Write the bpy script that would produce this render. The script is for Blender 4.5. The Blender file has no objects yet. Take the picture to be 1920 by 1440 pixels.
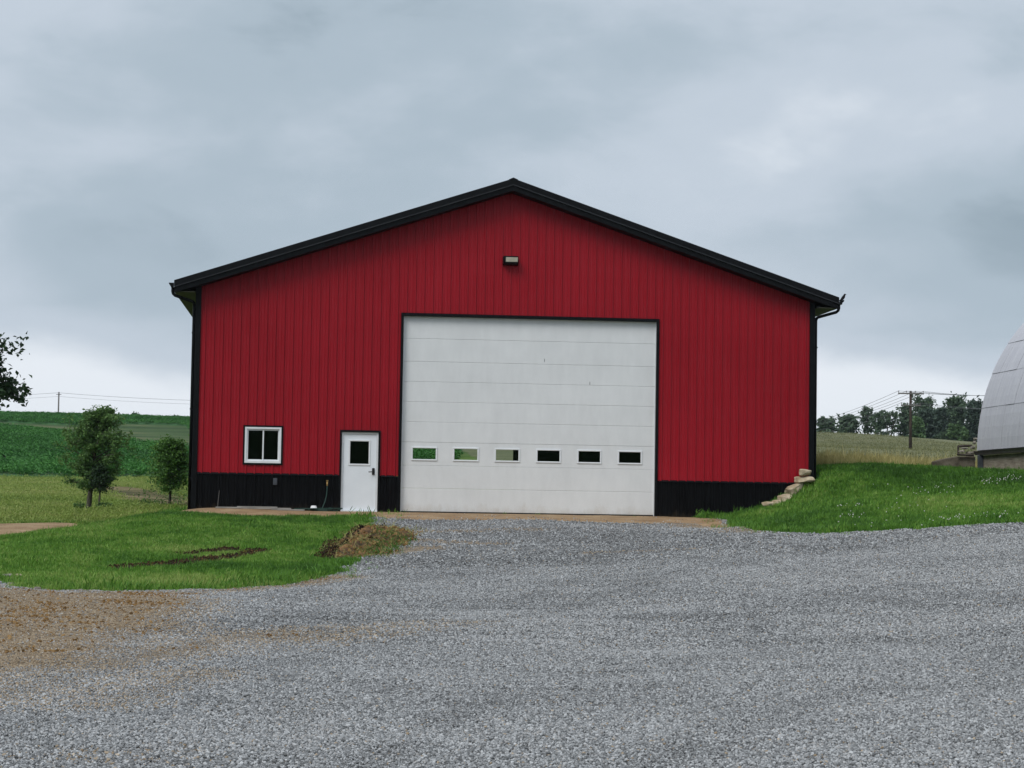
import bpy, math, random
import numpy as np
from mathutils import Matrix, Vector
rng = np.random.default_rng(7); random.seed(7)
scn = bpy.context.scene; col = scn.collection
# ------------------------------------------------------------------ camera
# world: x along the barn front, y away from the viewer, z up; barn front plane y = 0, floor z = 0
FPX = 3830.0; VP = (605.0, 938.0); LEAN = .0165         # focal length in px of the 1920 px photo
d_ = np.array([VP[0]-960, VP[1]-720, FPX]); u_ = np.array([LEAN, -1.0, 0.0])
u_[2] = -(u_[0]*d_[0]+u_[1]*d_[1])/d_[2]
d_ /= np.linalg.norm(d_); u_ /= np.linalg.norm(u_); x_ = np.cross(d_, u_)
RM = np.stack([x_, d_, u_], 1)                         # cam(x right, y down, z fwd) = RM @ world
def ray(px, py): return RM.T @ np.array([px-960.0, py-720.0, FPX])
_a, _b = ray(366, 700), ray(1525, 700); CD = 16.46/(_b[0]/_b[1]-_a[0]/_a[1])
_g = ray(941, 964); C = np.array([-8.23-_a[0]/_a[1]*CD, -CD, -_g[2]/_g[1]*CD])
cam = bpy.data.cameras.new('camera'); camo = bpy.data.objects.new('camera', cam); col.objects.link(camo)
cam.sensor_width = 36; cam.lens = 36*FPX/1920; cam.clip_start = .5; cam.clip_end = 6000
xr, yd, zf = RM.T@np.array([1., 0, 0]), RM.T@np.array([0, 1., 0]), RM.T@np.array([0, 0, 1.])
M4 = Matrix(((xr[0], -yd[0], -zf[0], C[0]), (xr[1], -yd[1], -zf[1], C[1]), (xr[2], -yd[2], -zf[2], C[2]), (0, 0, 0, 1)))
camo.matrix_world = M4; scn.camera = camo
# ------------------------------------------------------------------ sky, sun, exposure
SKYLOC = (1.2806, 15.1646, 11.8220)
SUN_EL, SUN_AZ = math.radians(48), math.radians(222)    # azimuth clockwise from +y: behind the viewer, a little left
w = bpy.data.worlds.new('World'); scn.world = w; w.use_nodes = True
wt = w.node_tree; wt.nodes.clear()
def N(t, ty, **k):
    n = t.nodes.new(ty)
    for a, v in k.items():
        if a == 'op': n.operation = v
        elif a.startswith('i_'): n.inputs[int(a[2:])].default_value = v
        else: setattr(n, a, v)
    return n
def L(t, a, b): t.links.new(a, b)
def math_(t, op, a, b=None, c=None):
    n = N(t, 'ShaderNodeMath', op=op)
    for i, v in enumerate((a, b, c)):
        if v is None: continue
        if isinstance(v, (int, float)): n.inputs[i].default_value = v
        else: L(t, v, n.inputs[i])
    return n.outputs[0]
def ramp(t, fac, stops, interp='LINEAR'):
    n = N(t, 'ShaderNodeValToRGB'); e = n.color_ramp.elements; n.color_ramp.interpolation = interp
    while len(e) < len(stops): e.new(.5)
    for i, (p, c) in enumerate(stops):
        e[i].position = p; e[i].color = (c, c, c, 1) if isinstance(c, (int, float)) else (*c, 1)
    L(t, fac, n.inputs[0]); return n.outputs[0]
def mixc(t, fac, a, b, blend='MIX'):
    n = N(t, 'ShaderNodeMix', data_type='RGBA', blend_type=blend)
    for s, v in ((n.inputs[0], fac), (n.inputs[6], a), (n.inputs[7], b)):
        if isinstance(v, (int, float)): s.default_value = v
        elif isinstance(v, tuple): s.default_value = (*v, 1)
        else: L(t, v, s)
    return n.outputs[2]
tc = N(wt, 'ShaderNodeTexCoord'); sep = N(wt, 'ShaderNodeSeparateXYZ'); L(wt, tc.outputs['Generated'], sep.inputs[0])
sky = N(wt, 'ShaderNodeTexSky', sky_type='NISHITA', sun_disc=False, sun_elevation=SUN_EL, sun_rotation=SUN_AZ, air_density=1.0, dust_density=3.0)
mp = N(wt, 'ShaderNodeMapping'); mp.inputs['Scale'].default_value = (2.4, 2.4, 5.2); mp.inputs['Location'].default_value = SKYLOC
L(wt, tc.outputs['Generated'], mp.inputs[0])
n1 = N(wt, 'ShaderNodeTexNoise'); n1.inputs['Scale'].default_value = 1.45; n1.inputs['Detail'].default_value = 3.5; n1.inputs['Roughness'].default_value = .42; n1.inputs['Distortion'].default_value = .15
L(wt, mp.outputs[0], n1.inputs['Vector'])
n2 = N(wt, 'ShaderNodeTexNoise'); n2.inputs['Scale'].default_value = 4.6; n2.inputs['Detail'].default_value = 5; n2.inputs['Roughness'].default_value = .58; n2.inputs['Distortion'].default_value = .25
L(wt, mp.outputs[0], n2.inputs['Vector'])
cl = math_(wt, 'ADD', math_(wt, 'MULTIPLY', n1.outputs['Fac'], .74), math_(wt, 'MULTIPLY', n2.outputs['Fac'], .26))
hz = math_(wt, 'MULTIPLY', ramp(wt, math_(wt, 'ADD', sep.outputs[2], math_(wt, 'MULTIPLY', math_(wt, 'SUBTRACT', n2.outputs['Fac'], .5), .06)), [(0.0, .9), (.05, .80), (.09, .15), (.13, .0), (.22, .06), (.4, .2)]), .48)
cl = math_(wt, 'ADD', cl, hz)
cloud = ramp(wt, cl, [(.38, (2.5, 3.15, 3.7)), (.48, (3.4, 4.1, 4.74)), (.62, (4.4, 5.0, 5.7)), (.78, (6.6, 7.0, 7.5))], 'EASE')
skyc = mixc(wt, .985, sky.outputs[0], cloud)
bg = N(wt, 'ShaderNodeBackground'); L(wt, skyc, bg.inputs[0]); bg.inputs[1].default_value = .1
wo = N(wt, 'ShaderNodeOutputWorld'); L(wt, bg.outputs[0], wo.inputs[0])
sl = bpy.data.lights.new('sun', 'SUN'); sl.energy = 1.5; sl.angle = math.radians(30); sl.color = (1, .98, .95)
so = bpy.data.objects.new('sun', sl); col.objects.link(so)
sd = Vector((math.sin(SUN_AZ)*math.cos(SUN_EL), math.cos(SUN_AZ)*math.cos(SUN_EL), math.sin(SUN_EL)))
so.rotation_euler = sd.to_track_quat('Z', 'Y').to_euler(); so.location = (0, -20, 60)
vs = scn.view_settings; vs.view_transform = 'Standard'; vs.look = 'None'; vs.exposure = 0.33; vs.gamma = 1.0
# ------------------------------------------------------------------ helpers
def hash2(i, j, s):
    v = np.sin(i*127.1+j*311.7+s*74.7)*43758.5453; return v-np.floor(v)
def vnoise(x, y, s=0):
    x = np.asarray(x, float); y = np.asarray(y, float)
    i, j = np.floor(x), np.floor(y); f, g = x-i, y-j; f = f*f*(3-2*f); g = g*g*(3-2*g)
    return (hash2(i, j, s)*(1-f)+hash2(i+1, j, s)*f)*(1-g)+(hash2(i, j+1, s)*(1-f)+hash2(i+1, j+1, s)*f)*g
def fbm(x, y, s=0, o=4):
    r = 0; a = .5; t = 0
    for k in range(o): r = r+a*vnoise(np.asarray(x)*2**k, np.asarray(y)*2**k, s+k*13); t += a; a *= .5
    return r/t*2-1
def tag(o, label=None, cat=None, group=None, kind=None):
    if label: o['label'] = label
    if cat: o['category'] = cat
    if group: o['group'] = group
    if kind: o['kind'] = kind
    return o
def empty(name, loc=(0, 0, 0), rz=0):
    o = bpy.data.objects.new(name, None); col.objects.link(o); o.location = loc; o.rotation_euler = (0, 0, rz); return o
def link(name, me, parent=None, mat=None):
    o = bpy.data.objects.new(name, me); col.objects.link(o)
    if mat and not me.materials: me.materials.append(mat)
    if parent: o.parent = parent
    return o
class MB:
    def __init__(s): s.v = []; s.f = []
    def add(s, vs_, fs): b = len(s.v); s.v += [tuple(map(float, q)) for q in vs_]; s.f += [tuple(b+i for i in f) for f in fs]; return s
    def box(s, x0, x1, y0, y1, z0, z1):
        return s.add([(x0, y0, z0), (x1, y0, z0), (x1, y1, z0), (x0, y1, z0), (x0, y0, z1), (x1, y0, z1), (x1, y1, z1), (x0, y1, z1)],
                     [(0, 3, 2, 1), (4, 5, 6, 7), (0, 1, 5, 4), (1, 2, 6, 5), (2, 3, 7, 6), (3, 0, 4, 7)])
    def frame(s, x0, x1, z0, z1, t, y0, y1, b=None):     # rectangular frame in the xz plane
        b = t if b is None else b
        s.box(x0, x1, y0, y1, z1-t, z1); s.box(x0, x1, y0, y1, z0, z0+b)
        s.box(x0, x0+t, y0, y1, z0+b, z1-t); s.box(x1-t, x1, y0, y1, z0+b, z1-t); return s
    def prism(s, prof, fn0, fn1):                        # profile -> two end rings
        n = len(prof); a = [fn0(p) for p in prof]; b = [fn1(p) for p in prof]
        return s.add(a+b, [(i, (i+1) % n, n+(i+1) % n, n+i) for i in range(n)]+[tuple(range(n-1, -1, -1)), tuple(range(n, 2*n))])
    def tube(s, pts, r, n=8, caps=True):
        P = [np.array(p, float) for p in pts]; R = r if hasattr(r, '__len__') else [r]*len(P)
        rings = []; up = None
        for i, p in enumerate(P):
            t = P[min(i+1, len(P)-1)]-P[max(i-1, 0)]; t /= np.linalg.norm(t)+1e-9
            if up is None:
                up = np.array([0, 0, 1.]) if abs(t[2]) < .9 else np.array([1., 0, 0])
            a = np.cross(t, up); a /= np.linalg.norm(a)+1e-9; b = np.cross(a, t); up = b
            rings.append([p+R[i]*(math.cos(q)*a+math.sin(q)*b) for q in np.linspace(0, 2*math.pi, n, endpoint=False)])
        base = sum(rings, []); fs = []
        for i in range(len(P)-1):
            for k in range(n): fs.append((i*n+k, i*n+(k+1) % n, (i+1)*n+(k+1) % n, (i+1)*n+k))
        if caps: fs += [tuple(range(n-1, -1, -1)), tuple(range((len(P)-1)*n, len(P)*n))]
        return s.add(base, fs)
    def mesh(s, name, smooth=False):
        me = bpy.data.meshes.new(name); me.from_pydata(s.v, [], s.f); me.update()
        if smooth: me.polygons.foreach_set('use_smooth', [True]*len(me.polygons))
        return me
    def build(s, name, mat, parent=None, smooth=False, bevel=0):
        o = link(name, s.mesh(name, smooth), parent, mat)
        if bevel:
            m = o.modifiers.new('bevel', 'BEVEL'); m.width = bevel; m.segments = 1; m.limit_method = 'ANGLE'
        return o
def np_mesh(name, V, F, mat=None, smooth=False, attrs=None):
    me = bpy.data.meshes.new(name); V = np.asarray(V, np.float32); F = np.asarray(F, np.int32)
    me.vertices.add(len(V)); me.vertices.foreach_set('co', V.ravel())
    k = F.shape[1]; me.loops.add(F.size); me.loops.foreach_set('vertex_index', F.ravel())
    me.polygons.add(len(F)); me.polygons.foreach_set('loop_start', np.arange(0, F.size, k, dtype=np.int32))
    me.polygons.foreach_set('use_smooth', np.full(len(F), smooth))
    for n_, a in (attrs or {}).items():
        at = me.attributes.new(n_, 'FLOAT', 'POINT'); at.data.foreach_set('value', np.asarray(a, np.float32))
    me.update(calc_edges=True); me.validate()
    if mat: me.materials.append(mat)
    return me
# ------------------------------------------------------------------ materials
def newmat(name):
    m = bpy.data.materials.new(name); m.use_nodes = True; t = m.node_tree
    return m, t, t.nodes['Principled BSDF']
def coords(t, scale=(1, 1, 1), kind='Object'):
    c = N(t, 'ShaderNodeTexCoord'); m = N(t, 'ShaderNodeMapping'); m.inputs['Scale'].default_value = scale
    L(t, c.outputs[kind], m.inputs[0]); return m.outputs[0]
def noise(t, vec, scale, detail=4, rough=.55, dist=0):
    n = N(t, 'ShaderNodeTexNoise'); n.inputs['Scale'].default_value = scale; n.inputs['Detail'].default_value = detail
    n.inputs['Roughness'].default_value = rough; n.inputs['Distortion'].default_value = dist
    L(t, vec, n.inputs['Vector']); return n.outputs['Fac']
def bump(t, b, h, strength, dist):
    n = N(t, 'ShaderNodeBump'); n.inputs['Strength'].default_value = strength; n.inputs['Distance'].default_value = dist
    L(t, h, n.inputs['Height']); L(t, n.outputs[0], b.inputs['Normal'])
def simple(name, c1, c2=None, rough=.6, scale=3, spec=.4, bmp=None, metal=0, stretch=(1, 1, 1), detail=4, kind='Object', pos=(.35, .65)):
    m, t, b = newmat(name); v = coords(t, stretch, kind); nz = noise(t, v, scale, detail)
    b.inputs['Roughness'].default_value = rough; b.inputs['Specular IOR Level'].default_value = spec; b.inputs['Metallic'].default_value = metal
    L(t, ramp(t, nz, [(pos[0], c1), (pos[1], c2 or c1)]), b.inputs['Base Color'])
    if bmp: bump(t, b, noise(t, v, bmp[0], 5), bmp[1], bmp[2])
    return m
def attr(t, name, inst=False):
    n = N(t, 'ShaderNodeAttribute', attribute_name=name, attribute_type='INSTANCER' if inst else 'GEOMETRY'); return n.outputs['Fac']
M = {}
# red siding: steel sheet, faint unevenness (oil canning), washed streaks
m, t, b = newmat('red_steel'); v = coords(t)
st = noise(t, coords(t, (5, 5, .22)), 1.6, 4); big = noise(t, v, .35, 3)
f = math_(t, 'ADD', math_(t, 'MULTIPLY', st, .22), math_(t, 'MULTIPLY', big, .78))
L(t, ramp(t, f, [(.34, (.285, .0055, .0135)), (.66, (.345, .0090, .0195))]), b.inputs['Base Color'])
b.inputs['Roughness'].default_value = .45; b.inputs['Specular IOR Level'].default_value = .22
wv = N(t, 'ShaderNodeTexWave', bands_direction='Z', wave_profile='SIN'); wv.inputs['Scale'].default_value = .42; wv.inputs['Distortion'].default_value = .0; L(t, v, wv.inputs['Vector'])
girt = math_(t, 'MULTIPLY', math_(t, 'POWER', wv.outputs['Fac'], 14), noise(t, coords(t, (1, 1, .2)), 3.2, 3))
bump(t, b, math_(t, 'ADD', noise(t, coords(t, (1.1, 1.1, 1.6)), 1.8, 3), math_(t, 'MULTIPLY', girt, .35)), .6, .014); M['red'] = m
M['black'] = simple('black_steel', (.0025, .0027, .0033), (.004, .0042, .005), .55, 2, .10, (1.5, .4, .01))
m, t, b = newmat('black_steel_dusty'); v = coords(t); sz_ = N(t, 'ShaderNodeSeparateXYZ'); L(t, v, sz_.inputs[0])
spl = math_(t, 'ADD', math_(t, 'MULTIPLY', noise(t, coords(t, (1, 1, .6)), 5, 6, .7), .55), math_(t, 'MULTIPLY', sz_.outputs[2], -.75))
L(t, mixc(t, ramp(t, spl, [(.16, 0), (.34, .75)]), ramp(t, noise(t, v, 2, 4), [(.35, (.0025, .0027, .0033)), (.65, (.004, .0042, .005))]), (.035, .026, .016)), b.inputs['Base Color'])
b.inputs['Roughness'].default_value = .55; b.inputs['Specular IOR Level'].default_value = .10; bump(t, b, noise(t, v, 1.5, 5), .4, .01); M['black'] = m
M['trim'] = simple('black_trim', (.0030, .0033, .004), (.005, .0055, .0068), .45, 4, .14)
M['lip'] = simple('trim_edge_highlight', (.018, .019, .022), (.035, .037, .042), .4, 3, .4)  # black trim paled to grey: highlight along the lip put into the colour
M['soffit'] = simple('dark_soffit', (.030, .031, .018), (.042, .043, .027), .6, 3, .3)
# white sectional door: embossed steel with fine lines, light grime towards nothing in particular
m, t, b = newmat('white_door_steel'); v = coords(t)
g1 = noise(t, coords(t, (1, 1, 1)), .8, 5, .6); g2 = noise(t, coords(t, (1, 1, .3)), 6, 4)
L(t, ramp(t, math_(t, 'ADD', math_(t, 'MULTIPLY', g1, .6), math_(t, 'MULTIPLY', g2, .4)), [(.35, (.69, .70, .705)), (.62, (.76, .77, .775))]), b.inputs['Base Color'])
sz_ = N(t, 'ShaderNodeSeparateXYZ'); L(t, v, sz_.inputs[0]); spl = math_(t, 'ADD', math_(t, 'MULTIPLY', noise(t, coords(t, (1, 1, .5)), 3.5, 6, .7), .6), math_(t, 'MULTIPLY', sz_.outputs[2], -.8))
lk = b.inputs['Base Color'].links[0].from_socket; L(t, mixc(t, ramp(t, spl, [(.12, 0), (.36, .5)]), lk, (.42, .36, .28)), b.inputs['Base Color'])
b.inputs['Roughness'].default_value = .55; b.inputs['Specular IOR Level'].default_value = .3
wv = N(t, 'ShaderNodeTexWave', bands_direction='Z'); wv.inputs['Scale'].default_value = 9; wv.inputs['Distortion'].default_value = .6; wv.inputs['Detail'].default_value = 2
L(t, v, wv.inputs['Vector']); bump(t, b, math_(t, 'ADD', math_(t, 'MULTIPLY', wv.outputs['Fac'], .3), math_(t, 'MULTIPLY', noise(t, v, 90, 3), .5)), .25, .004); M['door'] = m
M['white'] = simple('white_paint', (.74, .76, .78), (.80, .82, .84), .4, 5, .4)
M['offwhite'] = simple('entry_door_paint', (.76, .80, .84), (.80, .84, .88), .45, 2, .4)
M['rubber'] = simple('black_rubber', (.008, .008, .009), (.014, .014, .015), .7, 9)
def glassmat(name, tint, refl):
    m, t, b = newmat(name); t.nodes.remove(b); o = t.nodes['Material Output']
    tr = N(t, 'ShaderNodeBsdfTransparent'); tr.inputs[0].default_value = (*tint, 1)
    gl = N(t, 'ShaderNodeBsdfGlossy'); gl.inputs['Roughness'].default_value = .03
    bn = N(t, 'ShaderNodeBump'); bn.inputs['Strength'].default_value = .15; bn.inputs['Distance'].default_value = .01
    L(t, noise(t, coords(t), 3, 2), bn.inputs['Height']); L(t, bn.outputs[0], gl.inputs['Normal'])
    fr = N(t, 'ShaderNodeFresnel'); fr.inputs[0].default_value = 1.45
    mx = N(t, 'ShaderNodeMixShader'); L(t, math_(t, 'MULTIPLY', fr.outputs[0], refl), mx.inputs[0]); L(t, tr.outputs[0], mx.inputs[1]); L(t, gl.outputs[0], mx.inputs[2]); L(t, mx.outputs[0], o.inputs[0])
    return m
M['glass'] = glassmat('window_glass', (.82, .86, .84), .45)
M['dark'] = simple('dark_interior', (.02, .02, .02), (.035, .033, .03), .8, 1)
M['concrete'] = simple('pale_concrete', (.36, .34, .31), (.46, .44, .41), .85, 4, .2, (30, .4, .01))
M['lens'] = simple('lamp_lens', (.52, .48, .38), (.62, .58, .47), .3, 6, .5)
M['brass'] = simple('brass', (.42, .27, .10), (.55, .36, .15), .4, 12, .5, metal=.6)
M['hose'] = simple('green_hose', (.012, .045, .035), (.02, .065, .05), .5, 9)
M['board'] = simple('weathered_board', (.20, .19, .175), (.36, .34, .31), .85, 2, .2, (14, .5, .01), stretch=(1, 8, 8))
M['plastic'] = simple('white_plastic', (.75, .76, .77), (.8, .8, .8), .35, 4)
M['stone'] = simple('tan_limestone', (.30, .23, .14), (.56, .47, .34), .9, 3.5, .2, (7, .9, .04), detail=8)
M['grey_stone'] = simple('grey_rubble_stone', (.17, .15, .13), (.36, .33, .28), .9, 5, .2, (9, .9, .03), detail=8)
M['timber'] = simple('dark_old_timber', (.035, .028, .022), (.10, .085, .07), .9, 3, .2, (20, .6, .01), stretch=(1, 6, 6))
M['oldwall'] = simple('dark_old_concrete', (.085, .07, .052), (.20, .17, .13), .95, 3, .15, (12, .8, .03), detail=8)
m, t, b = newmat('board_formed_concrete'); v = coords(t)
fb = noise(t, coords(t, (1, 1, 3.5)), 2.2, 7, .65); L(t, ramp(t, fb, [(.28, (.12, .095, .07)), (.42, (.27, .225, .175)), (.68, (.40, .34, .27))]), b.inputs['Base Color'])
b.inputs['Roughness'].default_value = .95; bump(t, b, noise(t, coords(t, (.6, .6, 6)), 5, 5), .7, .02); M['formed'] = m
m, t, b = newmat('galvanised_roof'); v = coords(t)
stk = noise(t, coords(t, (1, 4.5, .35)), 2.0, 5); sp = noise(t, v, 7, 4)
c0 = ramp(t, stk, [(.30, (.48, .48, .525)), (.5, (.53, .532, .575)), (.70, (.58, .583, .62))])
L(t, mixc(t, ramp(t, sp, [(.66, 0), (.74, .55)]), c0, (.23, .19, .17)), b.inputs['Base Color'])
b.inputs['Roughness'].default_value = .6; b.inputs['Metallic'].default_value = .0; bump(t, b, noise(t, v, 4, 3), .35, .02); M['galv'] = m
M['brown_metal'] = simple('brown_gutter', (.035, .032, .03), (.06, .056, .052), .5, 6)
M['bluegrey'] = simple('slate_downspout', (.045, .052, .062), (.065, .072, .085), .5, 6)
M['polewood'] = simple('dark_pole_wood', (.03, .022, .018), (.075, .055, .042), .9, 4, .2, stretch=(5, 5, .4))
M['paleoak'] = simple('grey_pole_wood', (.12, .115, .11), (.2, .19, .18), .9, 4, .2, stretch=(5, 5, .4))
M['insul'] = simple('insulator', (.12, .10, .09), (.2, .18, .16), .3, 8)
M['wire'] = simple('wire', (.10, .105, .115), (.14, .145, .155), .6, 3)
M['bark'] = simple('bark', (.05, .042, .033), (.14, .12, .10), .95, 6, .2, (20, .8, .02), stretch=(3, 3, .8))
M['bird'] = simple('blackbird', (.003, .003, .004), (.006, .006, .008), .6, 30, .15)
M['bird_leg'] = simple('bird_leg', (.02, .017, .015), (.03, .026, .022), .6, 30)
def leafmat(name, a, b_, c):
    m, t, b = newmat(name); g = N(t, 'ShaderNodeNewGeometry'); v = coords(t)
    f = math_(t, 'ADD', math_(t, 'MULTIPLY', g.outputs['Random Per Island'], .6), math_(t, 'MULTIPLY', noise(t, v, .9, 2), .4))
    L(t, ramp(t, f, [(.2, a), (.5, b_), (.85, c)]), b.inputs['Base Color']); b.inputs['Roughness'].default_value = .6
    b.inputs['Specular IOR Level'].default_value = .3
    tr = N(t, 'ShaderNodeBsdfTranslucent'); tr.inputs[0].default_value = (*[q*1.1 for q in c], 1)
    mx = N(t, 'ShaderNodeMixShader'); mx.inputs[0].default_value = .22; o = t.nodes['Material Output']
    L(t, b.outputs[0], mx.inputs[1]); L(t, tr.outputs[0], mx.inputs[2]); L(t, mx.outputs[0], o.inputs[0]); return m
M['leaf_mid'] = leafmat('maple_leaves', (.04, .085, .024), (.085, .17, .045), (.20, .33, .095))
M['leaf_bush'] = leafmat('bright_leaves', (.03, .08, .016), (.075, .175, .034), (.17, .32, .07))
M['leaf_dark'] = leafmat('dark_leaves', (.012, .03, .011), (.022, .05, .019), (.042, .085, .032))
M['leaf_far'] = leafmat('far_leaves', (.05, .085, .052), (.085, .135, .08), (.135, .20, .11))  # lighter, bluer green: haze of distance put into the leaf colour
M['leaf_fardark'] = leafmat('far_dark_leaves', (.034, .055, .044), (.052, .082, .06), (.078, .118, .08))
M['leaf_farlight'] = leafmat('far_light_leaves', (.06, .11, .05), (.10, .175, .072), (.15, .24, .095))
def instmat(name, stops, rough=.6, island=.35, trans=.2, spec=.3):
    m, t, b = newmat(name); g = N(t, 'ShaderNodeNewGeometry')
    f = math_(t, 'ADD', attr(t, 'tint', True), math_(t, 'MULTIPLY', math_(t, 'SUBTRACT', g.outputs['Random Per Island'], .5), island))
    cc = ramp(t, f, stops); L(t, cc, b.inputs['Base Color']); b.inputs['Roughness'].default_value = rough; b.inputs['Specular IOR Level'].default_value = spec
    if trans:
        tr = N(t, 'ShaderNodeBsdfTranslucent'); L(t, cc, tr.inputs[0]); mx = N(t, 'ShaderNodeMixShader'); mx.inputs[0].default_value = trans; o = t.nodes['Material Output']
        L(t, b.outputs[0], mx.inputs[1]); L(t, tr.outputs[0], mx.inputs[2]); L(t, mx.outputs[0], o.inputs[0])
    return m
M['blade'] = instmat('lawn_blades', [(0, (.035, .10, .012)), (.35, (.068, .18, .019)), (.7, (.145, .31, .034)), (1, (.30, .39, .10))])
M['valley_blade'] = instmat('meadow_blades', [(0, (.12, .185, .036)), (.5, (.24, .32, .07)), (1, (.38, .38, .14))])
M['soy'] = instmat('soy_leaves', [(0, (.026, .10, .018)), (.5, (.055, .195, .034)), (1, (.11, .29, .062))])
M['hay'] = instmat('hay_blades', [(0, (.11, .125, .05)), (.5, (.19, .20, .085)), (1, (.28, .26, .13))])
M['straw'] = instmat('dry_grass_blades', [(0, (.12, .14, .04)), (.4, (.38, .34, .12)), (1, (.62, .53, .26))])
M['flower'] = instmat('clover_heads', [(0, (.55, .55, .48)), (1, (.78, .77, .70))], trans=.1)
M['pebble'] = instmat('gravel_stones', [(0, (.024, .024, .025)), (.2, (.11, .112, .113)), (.4, (.275, .28, .283)), (.58, (.54, .545, .548)), (.63, (.14, .10, .062)), (.8, (.33, .25, .165)), (1, (.55, .46, .35))], .75, .12, 0)
M['clod'] = instmat('soil_clods', [(0, (.012, .009, .007)), (.35, (.04, .027, .016)), (.6, (.18, .10, .036)), (1, (.34, .22, .10))], .95, .2, 0, .1)
# ------------------------------------------------------------------ terrain: a smooth surface through known points
def P(px, py, d): r = ray(px, py); return C+r*(d/r[1])
ctrl = [P(*q) for q in [
 (0, 1440, 12.3), (960, 1440, 12.4), (1920, 1440, 12.5), (0, 1250, 18.5), (960, 1250, 20), (1920, 1250, 19.5), (480, 1200, 22),
 (1920, 1120, 27), (1920, 1040, 34), (1440, 1120, 29.5), (1440, 1050, 37), (1920, 981, 40), (960, 1135, 30), (960, 1045, 40), (940, 981, 49.5), (1200, 1000, 46.5),
 (0, 1108, 30), (380, 1108, 32), (200, 1110, 31), (620, 1078, 37), (750, 1010, 45), (380, 972, 52), (380, 1040, 41), (600, 985, 49.5), (600, 1030, 43),
 (350, 958, 53), (300, 964, 51), (250, 974, 49.0), (150, 993, 45.2), (0, 1028, 40.5), (0, 1062, 36), (150, 1047, 37.5),
 (0, 1030, 49), (100, 1012, 51), (0, 1007, 55), (0, 984, 60.5), (110, 993, 57.5), (110, 981, 61.5), (200, 1006, 54), (270, 990, 56.5), (320, 976, 60), (60, 960, 72), (175, 961, 75), (0, 940, 80), (320, 946, 73), (300, 938, 84), (150, 930, 86), (0, 915, 95), (200, 912, 100), (0, 895, 114), (200, 896, 114), (350, 896, 114),
 (0, 850, 160), (200, 852, 160), (350, 856, 160), (0, 800, 245), (350, 820, 240), (0, 778, 300), (150, 781, 300), (350, 787, 300),
 (1440, 946, 53.8), (1365, 972, 53.8), (1490, 918, 53.8), (1526, 885, 54.2), (1650, 879, 60), (1750, 884, 61), (1833, 893, 62), (1920, 893, 57),
 (1600, 940, 49), (1750, 935, 50), (1900, 932, 48), (1500, 1001, 44), (1620, 999, 42.5), (1750, 991, 41.5), (1400, 988, 50),
 (1540, 872, 105), (1700, 880, 105), (1820, 880, 105), (1540, 842, 165), (1700, 846, 165), (1820, 850, 165), (1530, 812, 262), (1620, 816, 262), (1700, 821, 258), (1800, 831, 245), (1900, 840, 240)]]
for x in (-8.2, -6, -3, 0, 2, 4.6): ctrl += [np.array([x, 0, -.02]), np.array([x, -1.2, -.035])]
ctrl += [np.array(q, float) for q in [(-8.6, .6, -.03), (-10.5, 3, -.9), (-9, 12, -1.0), (-9, 24, -.9), (0, 12, 0), (0, 24, .0), (6, 12, .1), (8.8, 1.5, 1.35), (9.5, 10, 1.55), (9.2, 22, 1.3), (14, 24, 1.35), (12, 35, 1.7), (2, 40, .4), (0, 60, 2),
 (-5, -54, -1.36), (-5, -60, -1.4), (-12, -50, -1.4), (3, -50, -1.3), (10, -45, -.9), (20, -40, .1), (20, -20, .6), (22, -5, 1.7), (24, 10, 2), (-25, -40, -1.6), (-25, -20, -1.5), (-30, 0, -1.6), (20, 30, 2.2),
 (0, -90, -1), (-30, -90, -1), (40, -90, 1), (0, -150, 7), (-60, -160, 8), (60, -160, 9), (0, -280, 16), (-80, -40, -2), (-90, 60, 2), (-80, 160, 9), (-90, 280, 12), (60, -30, 2), (70, 40, 3), (70, 120, 5), (90, 230, 9), (0, 120, 5), (0, 200, 9), (0, 290, 10.5),
 (-60, 340, 9), (-60, 420, 5), (0, 340, 7), (40, 340, 5.5), (90, 340, 5), (0, 430, 4), (90, 430, 4), (0, 600, 0), (300, 600, 0), (-300, 600, 0), (-400, 0, 0), (400, 0, 2), (0, -500, 8), (-400, -500, 4), (400, -500, 4), (0, 1500, -10), (1500, 0, 0), (-1500, 0, 0), (0, -1500, 0), (1500, 1500, -10), (-1500, 1500, -10), (1500, -1500, 0), (-1500, -1500, 0)]]
ctrl = np.array(ctrl); CX = ctrl[:, :2]
def ker(a, b): return np.sqrt(((a[:, None, :]-b[None, :, :])**2).sum(-1)+1.2**2)
_n = len(CX); A = np.zeros((_n+1, _n+1)); A[:_n, :_n] = ker(CX, CX)-np.eye(_n)*.25; A[:_n, _n] = 1; A[_n, :_n] = 1
WT = np.linalg.solve(A, np.append(ctrl[:, 2], 0))
def terr(x, y):
    x = np.atleast_1d(np.asarray(x, float)); y = np.atleast_1d(np.asarray(y, float)); sh = x.shape
    q = np.stack([x.ravel(), y.ravel()], 1); o = np.empty(len(q))
    for i in range(0, len(q), 20000): o[i:i+20000] = ker(q[i:i+20000], CX)@WT[:_n]+WT[_n]
    dd = np.hypot(q[:, 0]-C[0], q[:, 1]-C[1]); near = np.clip((dd-8)/10, .3, 1)
    o += .05*near*fbm(q[:, 0]*.35, q[:, 1]*.35, 3, 3)*np.clip((np.abs(q[:, 1])-.3)/2, 0, 1)
    return o.reshape(sh)
def tz(x, y): return float(terr(x, y)[0])
_dd = np.concatenate([np.arange(9, 70, .1), np.arange(70, 320, .4)])
def hit(px, py):
    r = ray(px, py); r = r/r[1]; z = terr(C[0]+r[0]*_dd, C[1]+_dd); b = C[2]+r[2]*_dd <= z
    k = int(np.argmax(b)) if b.any() else len(_dd)-1
    return np.array([C[0]+r[0]*_dd[k], C[1]+_dd[k], z[k]])
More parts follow.
